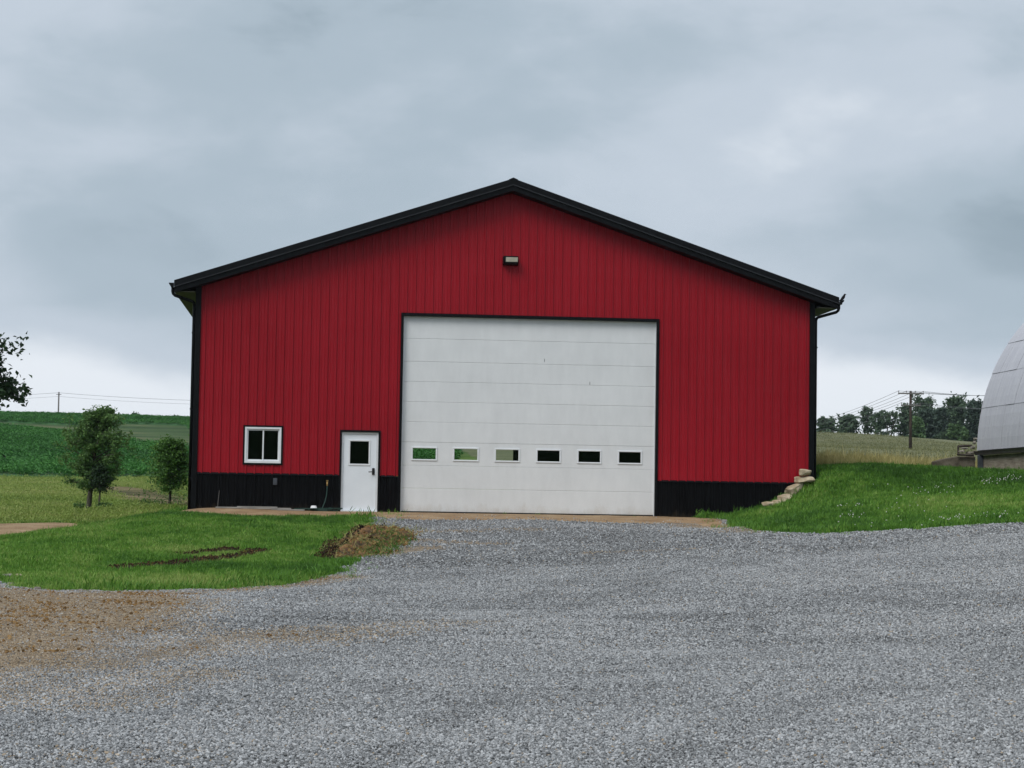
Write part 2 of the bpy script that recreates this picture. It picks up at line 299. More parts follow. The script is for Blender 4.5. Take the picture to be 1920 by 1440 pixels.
def at(px, py, y): r = ray(px, py); return C+r*((y-C[1])/r[1])           # point on the plane of depth y
def poly(pts): return np.array([hit(*p)[:2] if not isinstance(p, np.ndarray) else p for p in pts])
W2 = lambda x, y: np.array([x, y], float)
def sdist(x, y, pg):                                                      # signed distance, > 0 inside
    d = np.full(x.shape, 1e9); ins = np.zeros(x.shape, bool); n = len(pg)
    for i in range(n):
        a, b = pg[i], pg[(i+1) % n]; e = b-a; wx, wy = x-a[0], y-a[1]
        tt = np.clip((wx*e[0]+wy*e[1])/(e@e+1e-9), 0, 1); d = np.minimum(d, np.hypot(wx-tt*e[0], wy-tt*e[1]))
        c = ((a[1] > y) != (b[1] > y)) & (x < (b[0]-a[0])*(y-a[1])/(b[1]-a[1]+1e-12)+a[0]); ins ^= c
    return np.where(ins, d, -d)
def segdist(x, y, a, b):
    e = b-a; tt = np.clip(((x-a[0])*e[0]+(y-a[1])*e[1])/(e@e+1e-9), 0, 1); return np.hypot(x-a[0]-tt*e[0], y-a[1]-tt*e[1])
PG = {}
PG['gravel'] = poly([W2(-2.9, .2), W2(-3.4, -1.6), (705, 981), (700, 1000), (690, 1025), (668, 1048), (648, 1063), (615, 1076), (560, 1089), (480, 1100), (400, 1106), (300, 1110), (200, 1111), (80, 1108), (0, 1094), W2(-40, -26), W2(-40, -85), W2(40, -85), W2(40, -14), (1920, 981), (1840, 985), (1750, 991), (1620, 999), (1500, 1002), (1420, 997), (1375, 986), W2(5.6, -.3), W2(4.6, .2)])
PG['strip'] = poly([W2(-8.7, .15), W2(-8.5, -1.05), (430, 969), (560, 970), (690, 970), (745, 976), (900, 979), (1100, 981), (1300, 985), (1400, 993), (1372, 981), W2(5.5, .15)])
PG['path'] = np.array([P(*q)[:2] for q in [(-400, 1030, 52), (-80, 1013, 54), (60, 1002, 55.5), (150, 988, 57), (150, 983, 60.5), (60, 985, 61.5), (0, 987, 60.5), (-80, 990, 60), (-400, 995, 58)]])
h2_ = lambda *p: hit(*p)[:2]
PG['soy'] = np.array([[-70, 61], [-20, 60], [2, 60.5], [6, 110], [6, 250], [-95, 250], [-95, 100]])
PG['hay'] = np.array([[6, 44], [30, 46], [62, 52], [90, 120], [95, 212], [40, 213], [6, 212]])
RUT = [(hit(225, 1068)[:2], hit(330, 1060)[:2]), (hit(330, 1060)[:2], hit(490, 1036)[:2]), (hit(345, 1042)[:2], hit(430, 1033)[:2])]
def rutd(x, y): return np.minimum.reduce([segdist(x, y, *s) for s in RUT])
MC = hit(690, 1030)[:2]; M1, M2 = hit(655, 1048)[:2], hit(735, 996)[:2]
def moundd(x, y): return segdist(x, y, M1, M2)
# ground sheet
def axis(a, fine0, fine1, step, b, grow):
    o = list(np.arange(fine0, fine1+1e-6, step)); s = step
    while o[-1] < b: s = min(s*grow, 80); o.append(o[-1]+s)
    s = step; lo = [fine0]
    while lo[-1] > a: s = min(s*grow, 80); lo.append(lo[-1]-s)
    return np.array(lo[:0:-1]+o)
gx = axis(-1600, -18, 18, .25, 1600, 1.07); gy = axis(-1600, -45, 14, .25, 1600, 1.03)
def sheet(name, xs, ys, mat, zoff, keep=None, attrs=None, parent=None):
    X, Y = np.meshgrid(xs, ys); Z = terr(X.ravel(), Y.ravel()).reshape(X.shape)
    if callable(zoff): Z = Z+zoff(X, Y)
    else: Z = Z+zoff
    n = len(xs); i = np.arange(X.size).reshape(X.shape)
    F = np.stack([i[:-1, :-1], i[:-1, 1:], i[1:, 1:], i[1:, :-1]], -1).reshape(-1, 4)
    if keep is not None: k = keep(X, Y).ravel(); F = F[k[F].any(1)]
    V = np.stack([X.ravel(), Y.ravel(), Z.ravel()], 1); us = np.unique(F); mp_ = np.full(len(V), -1); mp_[us] = np.arange(len(us))
    at_ = {q: g(X, Y).ravel()[us] for q, g in (attrs or {}).items()}
    o = link(name, np_mesh(name, V[us], mp_[F], mat, True, at_)); tag(o, kind='structure'); return o
# grass ground
m, t, b = newmat('grass_ground'); v = coords(t); tone = attr(t, 'tone')
nz = noise(t, v, .5, 6, .65); nf = noise(t, v, 9, 4, .7)
ff = math_(t, 'ADD', math_(t, 'MULTIPLY', nz, .5), math_(t, 'MULTIPLY', nf, .5))
near = ramp(t, ff, [(.32, (.02, .05, .009)), (.5, (.035, .10, .014)), (.68, (.06, .15, .022))])
far = ramp(t, math_(t, 'ADD', math_(t, 'MULTIPLY', noise(t, coords(t, (.25, 1, 1)), .35, 6, .65), .6), math_(t, 'MULTIPLY', nf, .4)), [(.34, (.095, .17, .026)), (.48, (.18, .275, .05)), (.6, (.23, .30, .07)), (.72, (.30, .28, .11))])
dul = ramp(t, noise(t, coords(t, (.3, 1, 1)), .2, 6, .6), [(.35, (.042, .075, .028)), (.5, (.07, .115, .042)), (.62, (.13, .145, .07))])
brn = ramp(t, noise(t, coords(t, (.4, 1, 1)), 1.1, 6, .7), [(.36, (.03, .035, .014)), (.5, (.13, .115, .05)), (.62, (.26, .20, .11))])
L(t, mixc(t, ramp(t, attr(t, 'brown'), [(.25, 0), (.7, 1)]), mixc(t, attr(t, 'dull'), mixc(t, tone, near, far), dul), brn), b.inputs['Base Color']); b.inputs['Roughness'].default_value = .9; b.inputs['Specular IOR Level'].default_value = .1
bump(t, b, ff, .9, .12); M['ground'] = m
brown_f = lambda X, Y: np.clip(1.15-np.minimum(segdist(X, Y, h2_(215, 915), h2_(300, 935))/3.2, segdist(X, Y, h2_(250, 930), h2_(345, 950))/2.5), 0, 1)*.9+.12*fbm(X*.9, Y*.9, 61, 3)
dull_f = lambda X, Y: np.clip((Y-75)/40, 0, 1)
tone_f = lambda X, Y: np.clip((Y-3-np.clip((X+8)*.0, 0, 9))/10, 0, 1)*(X < 5)+np.clip((Y-14)/10, 0, 1)*(X >= 5)
def ground_z(X, Y):
    bd = (X > -8) & (X < 8) & (Y > .5) & (Y < 23.5)
    return np.where(bd, -.25, 0)
ground = sheet('ground', gx, gy, M['ground'], ground_z, attrs={'tone': tone_f, 'brown': brown_f, 'dull': dull_f})
# gravel
def dirt_f(X, Y):
    D = np.zeros(X.shape)
    big = sdist(X, Y, PGD); D = np.maximum(D, np.clip(big/1.8+.62, 0, 1))
    for a, b_, wd, am in SEG: D = np.maximum(D, am*np.exp(-(segdist(X, Y, a, b_)/wd)**2))
    return np.clip(D+.30*fbm(X*.8, Y*.8, 21, 4)*np.clip(D*3, .15, 1), 0, 1)
PGD = poly([(-80, 1100), (120, 1112), (300, 1116), (380, 1130), (330, 1165), (250, 1200), (120, 1250), (-80, 1290)])
h2 = lambda *p: hit(*p)[:2]
SEG = [(h2(60, 1116), h2(330, 1116), .8, .9), (h2(330, 1118), h2(640, 1084), .5, .7), (h2(250, 1228), h2(520, 1200), 1.0, .55), (h2(520, 1200), h2(800, 1172), .9, .45), (h2(100, 1310), h2(330, 1270), .9, .36), (h2(770, 1015), h2(920, 1022), .5, .6), (h2(740, 1040), h2(790, 1030), .6, .62), (h2(760, 1000), h2(1000, 995), .5, .45),
       (h2(1100, 1040), h2(1290, 1032), .25, .35), (W2(-3, -1), W2(5, -1), 1.3, .8), (h2(1290, 985), h2(1420, 995), .9, .7), (h2(0, 1330), h2(150, 1330), .8, .36), (h2(300, 1430), h2(0, 1420), .7, .2), (h2(1440, 1400), h2(1600, 1360), .35, .18), (h2(1700, 1250), h2(1850, 1270), .3, .2)]
m, t, b = newmat('gravel'); v = coords(t)
vo = N(t, 'ShaderNodeTexVoronoi', feature='F1'); vo.inputs['Scale'].default_value = 28; L(t, v, vo.inputs['Vector'])
vc = N(t, 'ShaderNodeSeparateColor'); L(t, vo.outputs['Color'], vc.inputs[0])
patch = noise(t, coords(t, (.5, 1, 1)), .6, 5)
gr = ramp(t, math_(t, 'ADD', math_(t, 'MULTIPLY', vc.outputs[0], .7), math_(t, 'MULTIPLY', patch, .3)), [(.15, (.035, .035, .035)), (.45, (.15, .15, .148)), (.75, (.33, .33, .325))])
br = ramp(t, math_(t, 'ADD', math_(t, 'MULTIPLY', vc.outputs[1], .5), math_(t, 'MULTIPLY', noise(t, v, 3, 6), .5)), [(.25, (.10, .072, .046)), (.5, (.26, .195, .125)), (.75, (.42, .34, .24))])
da = attr(t, 'dirt'); dm = math_(t, 'ADD', da, math_(t, 'MULTIPLY', math_(t, 'SUBTRACT', vc.outputs[2], .5), .7))
L(t, mixc(t, ramp(t, dm, [(.3, 0), (.62, 1)]), gr, br), b.inputs['Base Color']); b.inputs['Roughness'].default_value = .9; b.inputs['Specular IOR Level'].default_value = .15
bump(t, b, math_(t, 'SUBTRACT', 1, vo.outputs['Distance']), 1, .02); M['gravel'] = m
gsd = lambda X, Y: sdist(X, Y, PG['gravel'])+.40*fbm(X*1.1, Y*1.1, 5, 5)
dive = lambda sd, top: np.clip(sd*.12, -.06, top)
sheet('gravel_drive', axis(-42, -18, 18, .2, 42, 1.08), axis(-86, -46, .2, .2, .2, 1.05), M['gravel'], lambda X, Y: dive(gsd(X, Y), .02)+.012*fbm(X*.25, Y*2.2, 31, 3)*np.clip(gsd(X, Y), 0, 1), keep=lambda X, Y: gsd(X, Y) > -.4, attrs={'dirt': dirt_f})
# bare soil sheets
m, t, b = newmat('bare_soil'); v = coords(t)
L(t, ramp(t, math_(t, 'ADD', math_(t, 'MULTIPLY', noise(t, v, 1.2, 6), .5), math_(t, 'MULTIPLY', noise(t, v, 22, 4, .7), .5)), [(.3, (.12, .070, .032)), (.48, (.30, .19, .095)), (.66, (.46, .335, .20))]), b.inputs['Base Color'])
b.inputs['Roughness'].default_value = .95; bump(t, b, noise(t, v, 26, 5), .8, .03); M['soil'] = m
ssd = lambda X, Y: sdist(X, Y, PG['strip'])+.18*fbm(X*1.9, Y*1.9, 8, 4)
sheet('dirt_strip', np.arange(-9.5, 7, .12), np.arange(-9, .31, .12), M['soil'], lambda X, Y: dive(ssd(X, Y), .028), keep=lambda X, Y: ssd(X, Y) > -.3)
psd = lambda X, Y: sdist(X, Y, PG['path'])+.25*fbm(X*1.2, Y*1.2, 9, 4)
sheet('dirt_path', np.arange(-22, -9, .2), np.arange(-8, 10, .2), M['soil'], lambda X, Y: dive(psd(X, Y), .02), keep=lambda X, Y: psd(X, Y) > -.4)
M['darksoil'] = simple('dark_soil', (.016, .012, .009), (.06, .042, .026), .95, 6, .1, (18, .9, .04), detail=8)
rsd = lambda X, Y: .25-rutd(X, Y)+.13*fbm(X*2.5, Y*2.5, 14, 4)
sheet('wheel_rut', np.arange(-10.5, -5, .08), np.arange(-22, -8, .08), M['darksoil'], lambda X, Y: dive(rsd(X, Y)*2, .05), keep=lambda X, Y: rsd(X, Y) > -.25)
# fields
m, t, b = newmat('soy_ground'); v = coords(t)
L(t, ramp(t, math_(t, 'ADD', math_(t, 'MULTIPLY', noise(t, v, .15, 5), .5), math_(t, 'MULTIPLY', noise(t, coords(t, (1, .6, 1)), 1.6, 5, .7), .5)), [(.35, (.02, .075, .017)), (.52, (.032, .115, .025)), (.68, (.05, .16, .04))]), b.inputs['Base Color']); b.inputs['Roughness'].default_value = .9; bump(t, b, noise(t, v, 1.6, 5), 1, .35); M['soyg'] = m
WW = poly([(-150, 782), (0, 791), (150, 799), (360, 818), (700, 840), (700, 880), (360, 843), (150, 819), (0, 800), (-150, 790)]); SW = (h2_(268, 799), h2_(400, 821))
def soysd(X, Y):    # a grassed waterway runs across the field and splits it
    return np.minimum(np.minimum(sdist(X, Y, PG['soy']), -sdist(X, Y, WW)), segdist(X, Y, *SW)-5)+1.2*fbm(X*.3, Y*.3, 12, 3)
sheet('soybean_field', np.arange(-96, 8, 1.5), np.arange(56, 254, 1.5), M['soyg'], lambda X, Y: np.clip(soysd(X, Y)*.3, -.3, .12), keep=lambda X, Y: soysd(X, Y) > -2)
m, t, b = newmat('hay_ground'); v = coords(t)
stp = noise(t, coords(t, (.12, 1.0, 1)), .33, 5, .6)
L(t, ramp(t, math_(t, 'ADD', math_(t, 'MULTIPLY', stp, .65), math_(t, 'MULTIPLY', noise(t, coords(t, (.5, 1, 1)), 2.5, 4, .7), .35)), [(.35, (.10, .11, .048)), (.5, (.16, .165, .076)), (.65, (.21, .20, .10))]), b.inputs['Base Color']); b.inputs['Roughness'].default_value = .95; bump(t, b, noise(t, v, 1.8, 5), .9, .25); M['hayg'] = m
hsd = lambda X, Y: sdist(X, Y, PG['hay'])+1.0*fbm(X*.3, Y*.3, 17, 3)
sheet('hay_field', np.arange(4, 97, 1.2), np.arange(40, 216, 1.2), M['hayg'], lambda X, Y: np.clip(hsd(X, Y)*.15, -.2, .12), keep=lambda X, Y: hsd(X, Y) > -1.5)
# ================================================================== red barn
barn = empty('red_barn'); tag(barn, 'red ribbed steel barn with black wainscot and black roof trim', 'barn')
HW, SL, RT, RU, OV, LEN, EV = 8.23, 1/3, 8.83, 8.53, .45, 24.0, 8.80
BD = (-2.80, 3.95, 5.20); MD = (-4.37, -3.41, 2.09); WN = (-6.90, -5.95, 1.23, 2.175)
OPEN = [(BD[0]-.05, BD[1]+.05, -1, BD[2]+.06), (MD[0]-.03, MD[1]+.03, -1, MD[2]+.03), (WN[0]-.02, WN[1]+.02, WN[2]-.02, WN[3]+.02)]
def prof(x0, x1):
    pts = []
    k0 = int(math.floor(x0/.2286))-1
    for k in range(k0, k0+int((x1-x0)/.2286)+5):
        c = k*.2286
        for dx, h in ((-.024, 0), (-.015, .030), (.015, .030), (.024, 0)): pts.append((c+dx, h))
        for q in (.333, .667):
            c2 = c+.2286*q
            for dx, h in ((-.012, 0), (-.005, .007), (.005, .007), (.012, 0)): pts.append((c2+dx, h))
    return pts
ALLP = sorted(prof(-9, 9)); PX = np.array([p[0] for p in ALLP]); PH = np.array([p[1] for p in ALLP])
def siding(name, xa, xb, z0, ztop, mat):
    bp = {xa, xb}|{x for x in PX if xa < x < xb}
    for o in OPEN: bp |= {x for x in o[:2] if xa < x < xb}
    if xa < 0 < xb: bp.add(0.0)
    bp = sorted(bp); mb = MB()
    for a, b_ in zip(bp[:-1], bp[1:]):
        if b_-a < 1e-5: continue
        xm = (a+b_)/2; holes = sorted((o[2], o[3]) for o in OPEN if o[0] < xm < o[1]); z = z0; spans = []
        for h0, h1 in holes:
            if h0 > z: spans.append((z, h0))
            z = max(z, h1)
        spans.append((z, None))
        ya, yb = -np.interp(a, PX, PH), -np.interp(b_, PX, PH)
        for s0, s1 in spans:
            ta, tb = (ztop(a), ztop(b_)) if s1 is None else (min(s1, ztop(a)), min(s1, ztop(b_)))
            if ta <= s0+1e-4: continue
            mb.add([(a, ya, s0), (b_, yb, s0), (b_, yb, tb), (a, ya, ta)], [(0, 1, 2, 3)])
    return mb.build(name, mat, barn) if mb.f else None
WZ = .955; gz = lambda x: RU+.02-SL*abs(x)
for i in range(18):
    xa = -HW+i*.9144-(0 if i == 0 else .0345); xb = -HW+(i+1)*.9144-(0 if i == 17 else .0345)
    siding('wall_panel', xa, xb, WZ, gz, M['red']); siding('wainscot_panel', xa, xb, -.3, lambda x: WZ-.004, M['black'])
for a, b_ in ((-HW, MD[0]-.09), (MD[1]+.09, BD[0]-.13), (BD[1]+.13, HW)): MB().add([(a, -.002, WZ-.03), (b_, -.002, WZ-.03), (b_, -.042, WZ-.03), (a, -.042, WZ-.03), (a, -.002, WZ+.02), (b_, -.002, WZ+.02), (b_, -.038, WZ-.012), (a, -.038, WZ-.012)], [(0, 1, 2, 3), (4, 7, 6, 5), (3, 2, 6, 7), (0, 3, 7, 4), (1, 5, 6, 2)]).build('wainscot_trim', M['trim'], barn)
# side and rear walls, floor; the rear has a wide open doorway
for s in (-1, 1): MB().box(min(s*HW, s*(HW-.12)), max(s*HW, s*(HW-.12)), .02, LEN, -.3, 5.76).build('side_wall', M['dark'] if s > 0 else M['dark'], barn)
RO = (at(738, 850, 24)[0], at(962, 850, 24)[0], 4.2)
rw = MB(); rw.box(-HW+.13, RO[0], LEN-.1, LEN, -.3, 5.7); rw.box(RO[1], HW-.13, LEN-.1, LEN, -.3, 5.7); rw.box(RO[0], RO[1], LEN-.1, LEN, RO[2], 5.7)
rw.add([(-HW, LEN-.05, 5.7), (HW, LEN-.05, 5.7), (0, LEN-.05, RU-.1)], [(0, 1, 2)]); rw.build('rear_wall', M['dark'], barn)
MB().box(-HW+.14, HW-.14, .15, LEN-.12, -.25, -.012).build('floor_slab', M['concrete'], barn)
MB().box(-HW+.2, HW-.2, .16, .2, 5.5, 5.6).build('ceiling_beam', M['dark'], barn)
MB().box(-HW+.13, HW-.13, .03, LEN-.13, 5.66, 5.70).build('ceiling', M['dark'], barn)
# corner trims
for s in (-1, 1):
    x0, x1 = sorted((s*(HW-.115), s*(HW+.03)))
    MB().box(x0, x1, -.046, .12, -.3, gz(HW)+.04).build('corner_trim', M['trim'], barn, bevel=.008)
# roof: each slope one ribbed sheet, ridge cap, rake trims, fascias, soffits, gutters
for s in (-1, 1):
    mb = MB(); ys = []
    y = -OV
    while y < LEN+OV:
        ys += [(y, 0), (y+.19, 0), (y+.2, .02), (y+.2286, .02)]; y += .2386
    vs_ = []; n = len(ys)
    for xx in (0.02*s, EV*s): vs_ += [(xx, q, RT-SL*abs(xx)+h) for q, h in ys]
    mb.add(vs_, [(i, i+1, n+i+1, n+i) if s > 0 else (i, n+i, n+i+1, i+1) for i in range(n-1)]); mb.build('roof_sheet', M['trim'], barn)
    # rake: upper folded cap, thin lip with its highlight painted in, lower fascia
    def rake(z1, z0, y0, y1, nm, xe, x0=0.0, mt='trim'):
        MB().add([(s*x0, y0, RT+z0-SL*x0), (s*xe, y0, RT+z0-SL*xe), (s*xe, y0, RT+z1-SL*xe), (s*x0, y0, RT+z1-SL*x0), (s*x0, y1, RT+z0-SL*x0), (s*xe, y1, RT+z0-SL*xe), (s*xe, y1, RT+z1-SL*xe), (s*x0, y1, RT+z1-SL*x0)],
                 [(0, 1, 2, 3), (7, 6, 5, 4), (0, 4, 5, 1), (3, 2, 6, 7), (1, 5, 6, 2)]).build(nm, M[mt], barn)
    rake(.035, -.125, -OV-.05, -OV+.12, 'rake_cap', EV)
    rake(-.125, -.145, -OV-.068, -OV+.02, 'rake_lip', EV-.01, mt='lip')
    rake(-.150, -.285, -OV-.02, -OV+.01, 'rake_fascia', EV-.02)
    rake(-.272, -.290, -OV+.01, -.002, 'rake_soffit', EV-.05)
    # eave
    MB().box(*sorted((s*EV, s*(EV-.03))), -OV+.02, LEN+OV, RT-SL*EV-.25, RT-SL*EV-.01).build('eave_fascia', M['trim'], barn)
    MB().box(*sorted((s*(HW+.03), s*(EV-.03))), -OV+.015, LEN+OV, 5.635, 5.655).build('eave_soffit', M['soffit'], barn)
    gp = [(0, 0), (.075, -.0), (.085, .05), (.12, .075), (.135, .12), (.128, .12), (.113, .08), (.075, .055), (.068, .01), (.0, .01)]
    gt = MB().prism(gp, lambda p: (s*(EV+.002+p[0]), -OV-.06, 5.74+p[1]), lambda p: (s*(EV+.002+p[0]), LEN+OV, 5.74+p[1]))
    cap = [(0, 0), (.075, 0), (.085, .05), (.12, .075), (.135, .12), (0, .12)]
    gt.add([(s*(EV+.002+p[0]), -OV-.062, 5.74+p[1]) for p in cap], [tuple(range(6))]); gt.build('gutter', M['trim'], barn)
    x = EV+.045; dn = [(s*x, -.28, 5.75), (s*x, -.28, 5.66), (s*(x-.015), -.27, 5.60), (s*(x-.06), -.25, 5.555), (s*(HW+.12), -.02, 5.43), (s*(HW+.085), 0.03, 5.40), (s*(HW+.072), .055, 5.34), (s*(HW+.072), .06, 5.2), (s*(HW+.072), .06, 2.8), (s*(HW+.072), .06, -.1)]
    MB().tube(dn, .042, 8).build('downspout', M['trim'], barn, True)
    for zz in (4.6, 2.6, .8): MB().box(*sorted((s*(HW+.028), s*(HW+.12))), .01, .11, zz, zz+.03).build('downspout_strap', M['trim'], barn)
MB().prism([(-.17, -.035), (0, .028), (.17, -.035), (.17, -.005), (0, .062), (-.17, -.005)], lambda p: (p[0]*.72, -OV-.06, RT+.008+p[1]*.8), lambda p: (p[0]*.72, LEN+OV, RT+.008+p[1]*.8)).build('ridge_cap', M['trim'], barn)
# overhead door
od = empty('overhead_door', (0, 0, 0)); od.parent = barn
hs = [.6096]*3+[.5334]*4+[.6096]*2; z = .035; DY = .10
wx = [at(px, 850, DY)[0] for px in (771, 849, 927, 1005, 1082, 1158)]; wxr = [at(px, 850, DY)[0] for px in (820, 898, 975, 1052, 1128, 1204)]
for i, h in enumerate(hs):
    z0, z1 = z+.0012, z+h-.0012; mb = MB()
    if i == 2:
        wz0, wz1 = z+.135, z+.135+.34; cur = BD[0]+.012
        mb.box(BD[0]+.012, BD[1]-.012, DY, DY+.045, z0, wz0); mb.box(BD[0]+.012, BD[1]-.012, DY, DY+.045, wz1, z1)
        for a, b_ in zip(wx, wxr): mb.box(cur, a+.02, DY, DY+.045, wz0, wz1); cur = b_-.02
        mb.box(cur, BD[1]-.012, DY, DY+.045, wz0, wz1)
        for a, b_ in zip(wx, wxr):
            MB().frame(a, b_, wz0-.015, wz1+.015, .042, DY-.022, DY-.001).build('window_frame', M['white'], od, bevel=.008)
            MB().box(a+.03, b_-.03, DY+.012, DY+.018, wz0+.01, wz1-.01).build('pane', M['glass'], od)
    else:
        # section with bevelled joints
        x0, x1 = BD[0]+.012, BD[1]-.012
        mb.add([(x0, DY+.008, z0), (x1, DY+.008, z0), (x1, DY, z0+.007), (x0, DY, z0+.007), (x0, DY, z1-.007), (x1, DY, z1-.007), (x1, DY+.008, z1), (x0, DY+.008, z1), (x0, DY+.045, z0), (x1, DY+.045, z0), (x1, DY+.045, z1), (x0, DY+.045, z1)],
               [(0, 1, 2, 3), (3, 2, 5, 4), (4, 5, 6, 7), (8, 11, 10, 9), (0, 8, 9, 1), (7, 6, 10, 11), (0, 3, 4, 7, 11, 8), (1, 9, 10, 6, 5, 2)])
    mb.build('door_section', M['door'], od); z += h
for k, (px, py) in enumerate(((1021, 676), (1106, 718), (1106, 719))):
    q = at(px, py, DY); MB().box(q[0]-.005, q[0]+.005, DY-.004, DY+.002, q[2]-.04, q[2]+.05-k*.02).build('scuff_mark', M['rubber'], od)
MB().box(BD[0]+.012, BD[1]-.012, DY-.004, DY+.045, -.01, .036).build('bottom_seal', M['rubber'], od)
for xx in (BD[0]-.004, BD[1]-.012): MB().box(xx, xx+.016, DY-.05, DY-.002, 0, BD[2]-.005).build('weather_strip', M['white'], od)
tr = MB(); tr.box(BD[0]-.075, BD[0]-.006, -.044, DY+.05, -.05, BD[2]+.075); tr.build('door_trim', M['trim'], barn, bevel=.006)
MB().box(BD[1]+.006, BD[1]+.075, -.044, DY+.05, -.05, BD[2]+.075).build('door_trim', M['trim'], barn, bevel=.006)
MB().box(BD[0]-.006, BD[1]+.006, -.044, DY+.05, BD[2]-.005, BD[2]+.075).build('door_trim', M['trim'], barn, bevel=.006)
MB().box(BD[0]-.1, BD[1]+.1, -.22, DY+.06, -.2, -.008).build('door_apron', M['concrete'], barn)
# entry door
ed = empty('entry_door'); ed.parent = barn
gl0, gl1 = at(656, 826, 0), at(692, 871, 0)
sx0, sx1, gx0, gx1, gz0, gz1 = MD[0]+.045, MD[1]-.045, gl0[0], gl1[0], gl1[2], gl0[2]
mb = MB(); mb.box(sx0, sx1, .03, .07, .03, gz0); mb.box(sx0, sx1, .03, .07, gz1, MD[2]-.05); mb.box(sx0, gx0, .03, .07, gz0, gz1); mb.box(gx1, sx1, .03, .07, gz0, gz1); mb.build('door_leaf', M['offwhite'], ed)
MB().frame(gx0-.03, gx1+.03, gz0-.03, gz1+.03, .045, .012, .029).build('window_frame', M['white'], ed, bevel=.006)
MB().box(gx0, gx1, .045, .05, gz0, gz1).build('pane', M['glass'], ed)
mb = MB(); mb.box(MD[0], MD[0]+.042, .0, .08, 0, MD[2]); mb.box(MD[1]-.042, MD[1], .0, .08, 0, MD[2]); mb.box(MD[0]+.042, MD[1]-.042, .0, .08, MD[2]-.045, MD[2]); mb.build('door_frame', M['white'], ed)
MB().box(MD[0], MD[1], -.05, .08, -.02, .027).build('threshold', M['plastic'], ed)
hx = at(700, 884, 0); MB().box(hx[0]-.035, hx[0]+.035, .0, .029, hx[2]-.09, hx[2]+.09).build('lock_keypad', M['rubber'], ed, bevel=.012)
MB().tube([(hx[0], 0, hx[2]-.01), (hx[0], -.05, hx[2]-.01), (hx[0]-.02, -.06, hx[2]-.01), (hx[0]-.13, -.06, hx[2]-.015)], .011, 8).build('lever_handle', M['trim'], ed, True)
for hz_ in (.3, 1.05, 1.8): MB().tube([(sx0-.003, .012, hz_), (sx0-.003, .012, hz_+.1)], .01, 6).build('hinge', M['plastic'], ed)
for q in ((MD[0]-.055, MD[0]-.003, -.03, MD[2]+.055), (MD[1]+.003, MD[1]+.055, -.03, MD[2]+.055)): MB().box(q[0], q[1], -.044, .06, q[2], q[3]).build('door_trim', M['trim'], barn)
MB().box(MD[0]-.003, MD[1]+.003, -.044, .06, MD[2]+.003, MD[2]+.055).build('door_trim', M['trim'], barn)
# sliding window
sw = empty('sliding_window'); sw.parent = barn
MB().frame(WN[0]-.045, WN[1]+.045, WN[2]-.045, WN[3]+.045, .043, -.042, .05).build('window_trim', M['trim'], sw)
MB().frame(WN[0], WN[1], WN[2], WN[3], .055, -.040, .06, .065).build('window_frame', M['white'], sw, bevel=.006)
mx = (WN[0]+WN[1])/2
for a, b_, yy in ((WN[0]+.055, mx+.02, -.008), (mx-.02, WN[1]-.055, .014)):
    MB().frame(a, b_, WN[2]+.065, WN[3]-.055, .034, yy, yy+.02).build('sash', M['white'], sw)
    MB().box(a+.03, b_-.03, yy+.008, yy+.012, WN[2]+.095, WN[3]-.085).build('pane', M['glass'], sw)
# wall light
wl = empty('wall_light'); wl.parent = barn
lx0, lx1, lz0, lz1 = -.215, .20, 6.60, 6.83
MB().add([(lx0, -.02, lz0), (lx1, -.02, lz0), (lx1, -.02, lz1), (lx0, -.02, lz1), (lx0+.01, -.24, lz0+.03), (lx1-.01, -.24, lz0+.03), (lx1-.01, -.28, lz1), (lx0+.01, -.28, lz1)], [(0, 3, 2, 1), (4, 5, 6, 7), (0, 1, 5, 4), (1, 2, 6, 5), (2, 3, 7, 6), (3, 0, 4, 7)]).build('housing', M['trim'], wl, bevel=.012)
MB().add([(lx0+.07, -.246, lz0+.065), (lx1-.03, -.246, lz0+.065), (lx1-.03, -.283, lz1-.035), (lx0+.07, -.283, lz1-.035), (lx0+.07, -.23, lz0+.065), (lx1-.03, -.23, lz0+.065), (lx1-.03, -.26, lz1-.035), (lx0+.07, -.26, lz1-.035)], [(0, 1, 2, 3), (0, 4, 5, 1), (1, 5, 6, 2), (2, 6, 7, 3), (3, 7, 4, 0)]).build('lens', M['lens'], wl)
# outlet box, spigot
q = at(516, 903, 0); MB().box(q[0]-.055, q[0]+.055, -.085, -.022, q[2]-.09, q[2]+.09).build('outlet_box', M['bluegrey'], barn, bevel=.01)
q = at(613.5, 904, 0); sp = empty('spigot', (0, 0, 0)); sp.parent = barn; sx, sz = q[0], q[2]
MB().tube([(sx, -.02, sz), (sx, -.10, sz), (sx, -.13, sz-.03), (sx, -.14, sz-.10)], [.022, .022, .02, .02], 8).build('faucet_body', M['brass'], sp, True)
MB().tube([(sx, -.10, sz+.02), (sx, -.10, sz+.05)], .03, 8).build('faucet_handle', M['brass'], sp)
# ================================================================== small things along the barn
hp = [(sx, -.14, sz-.10), (sx, -.142, sz-.2), (sx-.01, -.16, sz-.35), (sx-.05, -.2, sz-.52), (sx-.10, -.26, sz-.65), (sx-.16, -.32, .03)]
for k in range(90):
    a = k*.28; r = .30+.16*math.sin(k*.21)+.05*math.sin(k*1.7); hp.append((sx-.22+1.35*r*math.cos(a)+.15*math.sin(k*.09), -.42+.42*r*math.sin(a), .022+.018*(k % 23)/6))
tag(MB().tube(hp, .0145, 6).build('garden_hose', M['hose'], None, True), 'dark green garden hose hanging from the brass spigot and coiled on the dirt', 'hose')
q = at(588, 958, -.45); tub = empty('plastic_tub', (q[0], -.5, .06)); tag(tub, 'small white plastic tub upside down on the coiled hose', 'tub')
lt = [(.10, 0), (.10, .012), (.092, .014), (.07, .075), (.06, .085), (0, .088)]
mb = MB(); n = 16
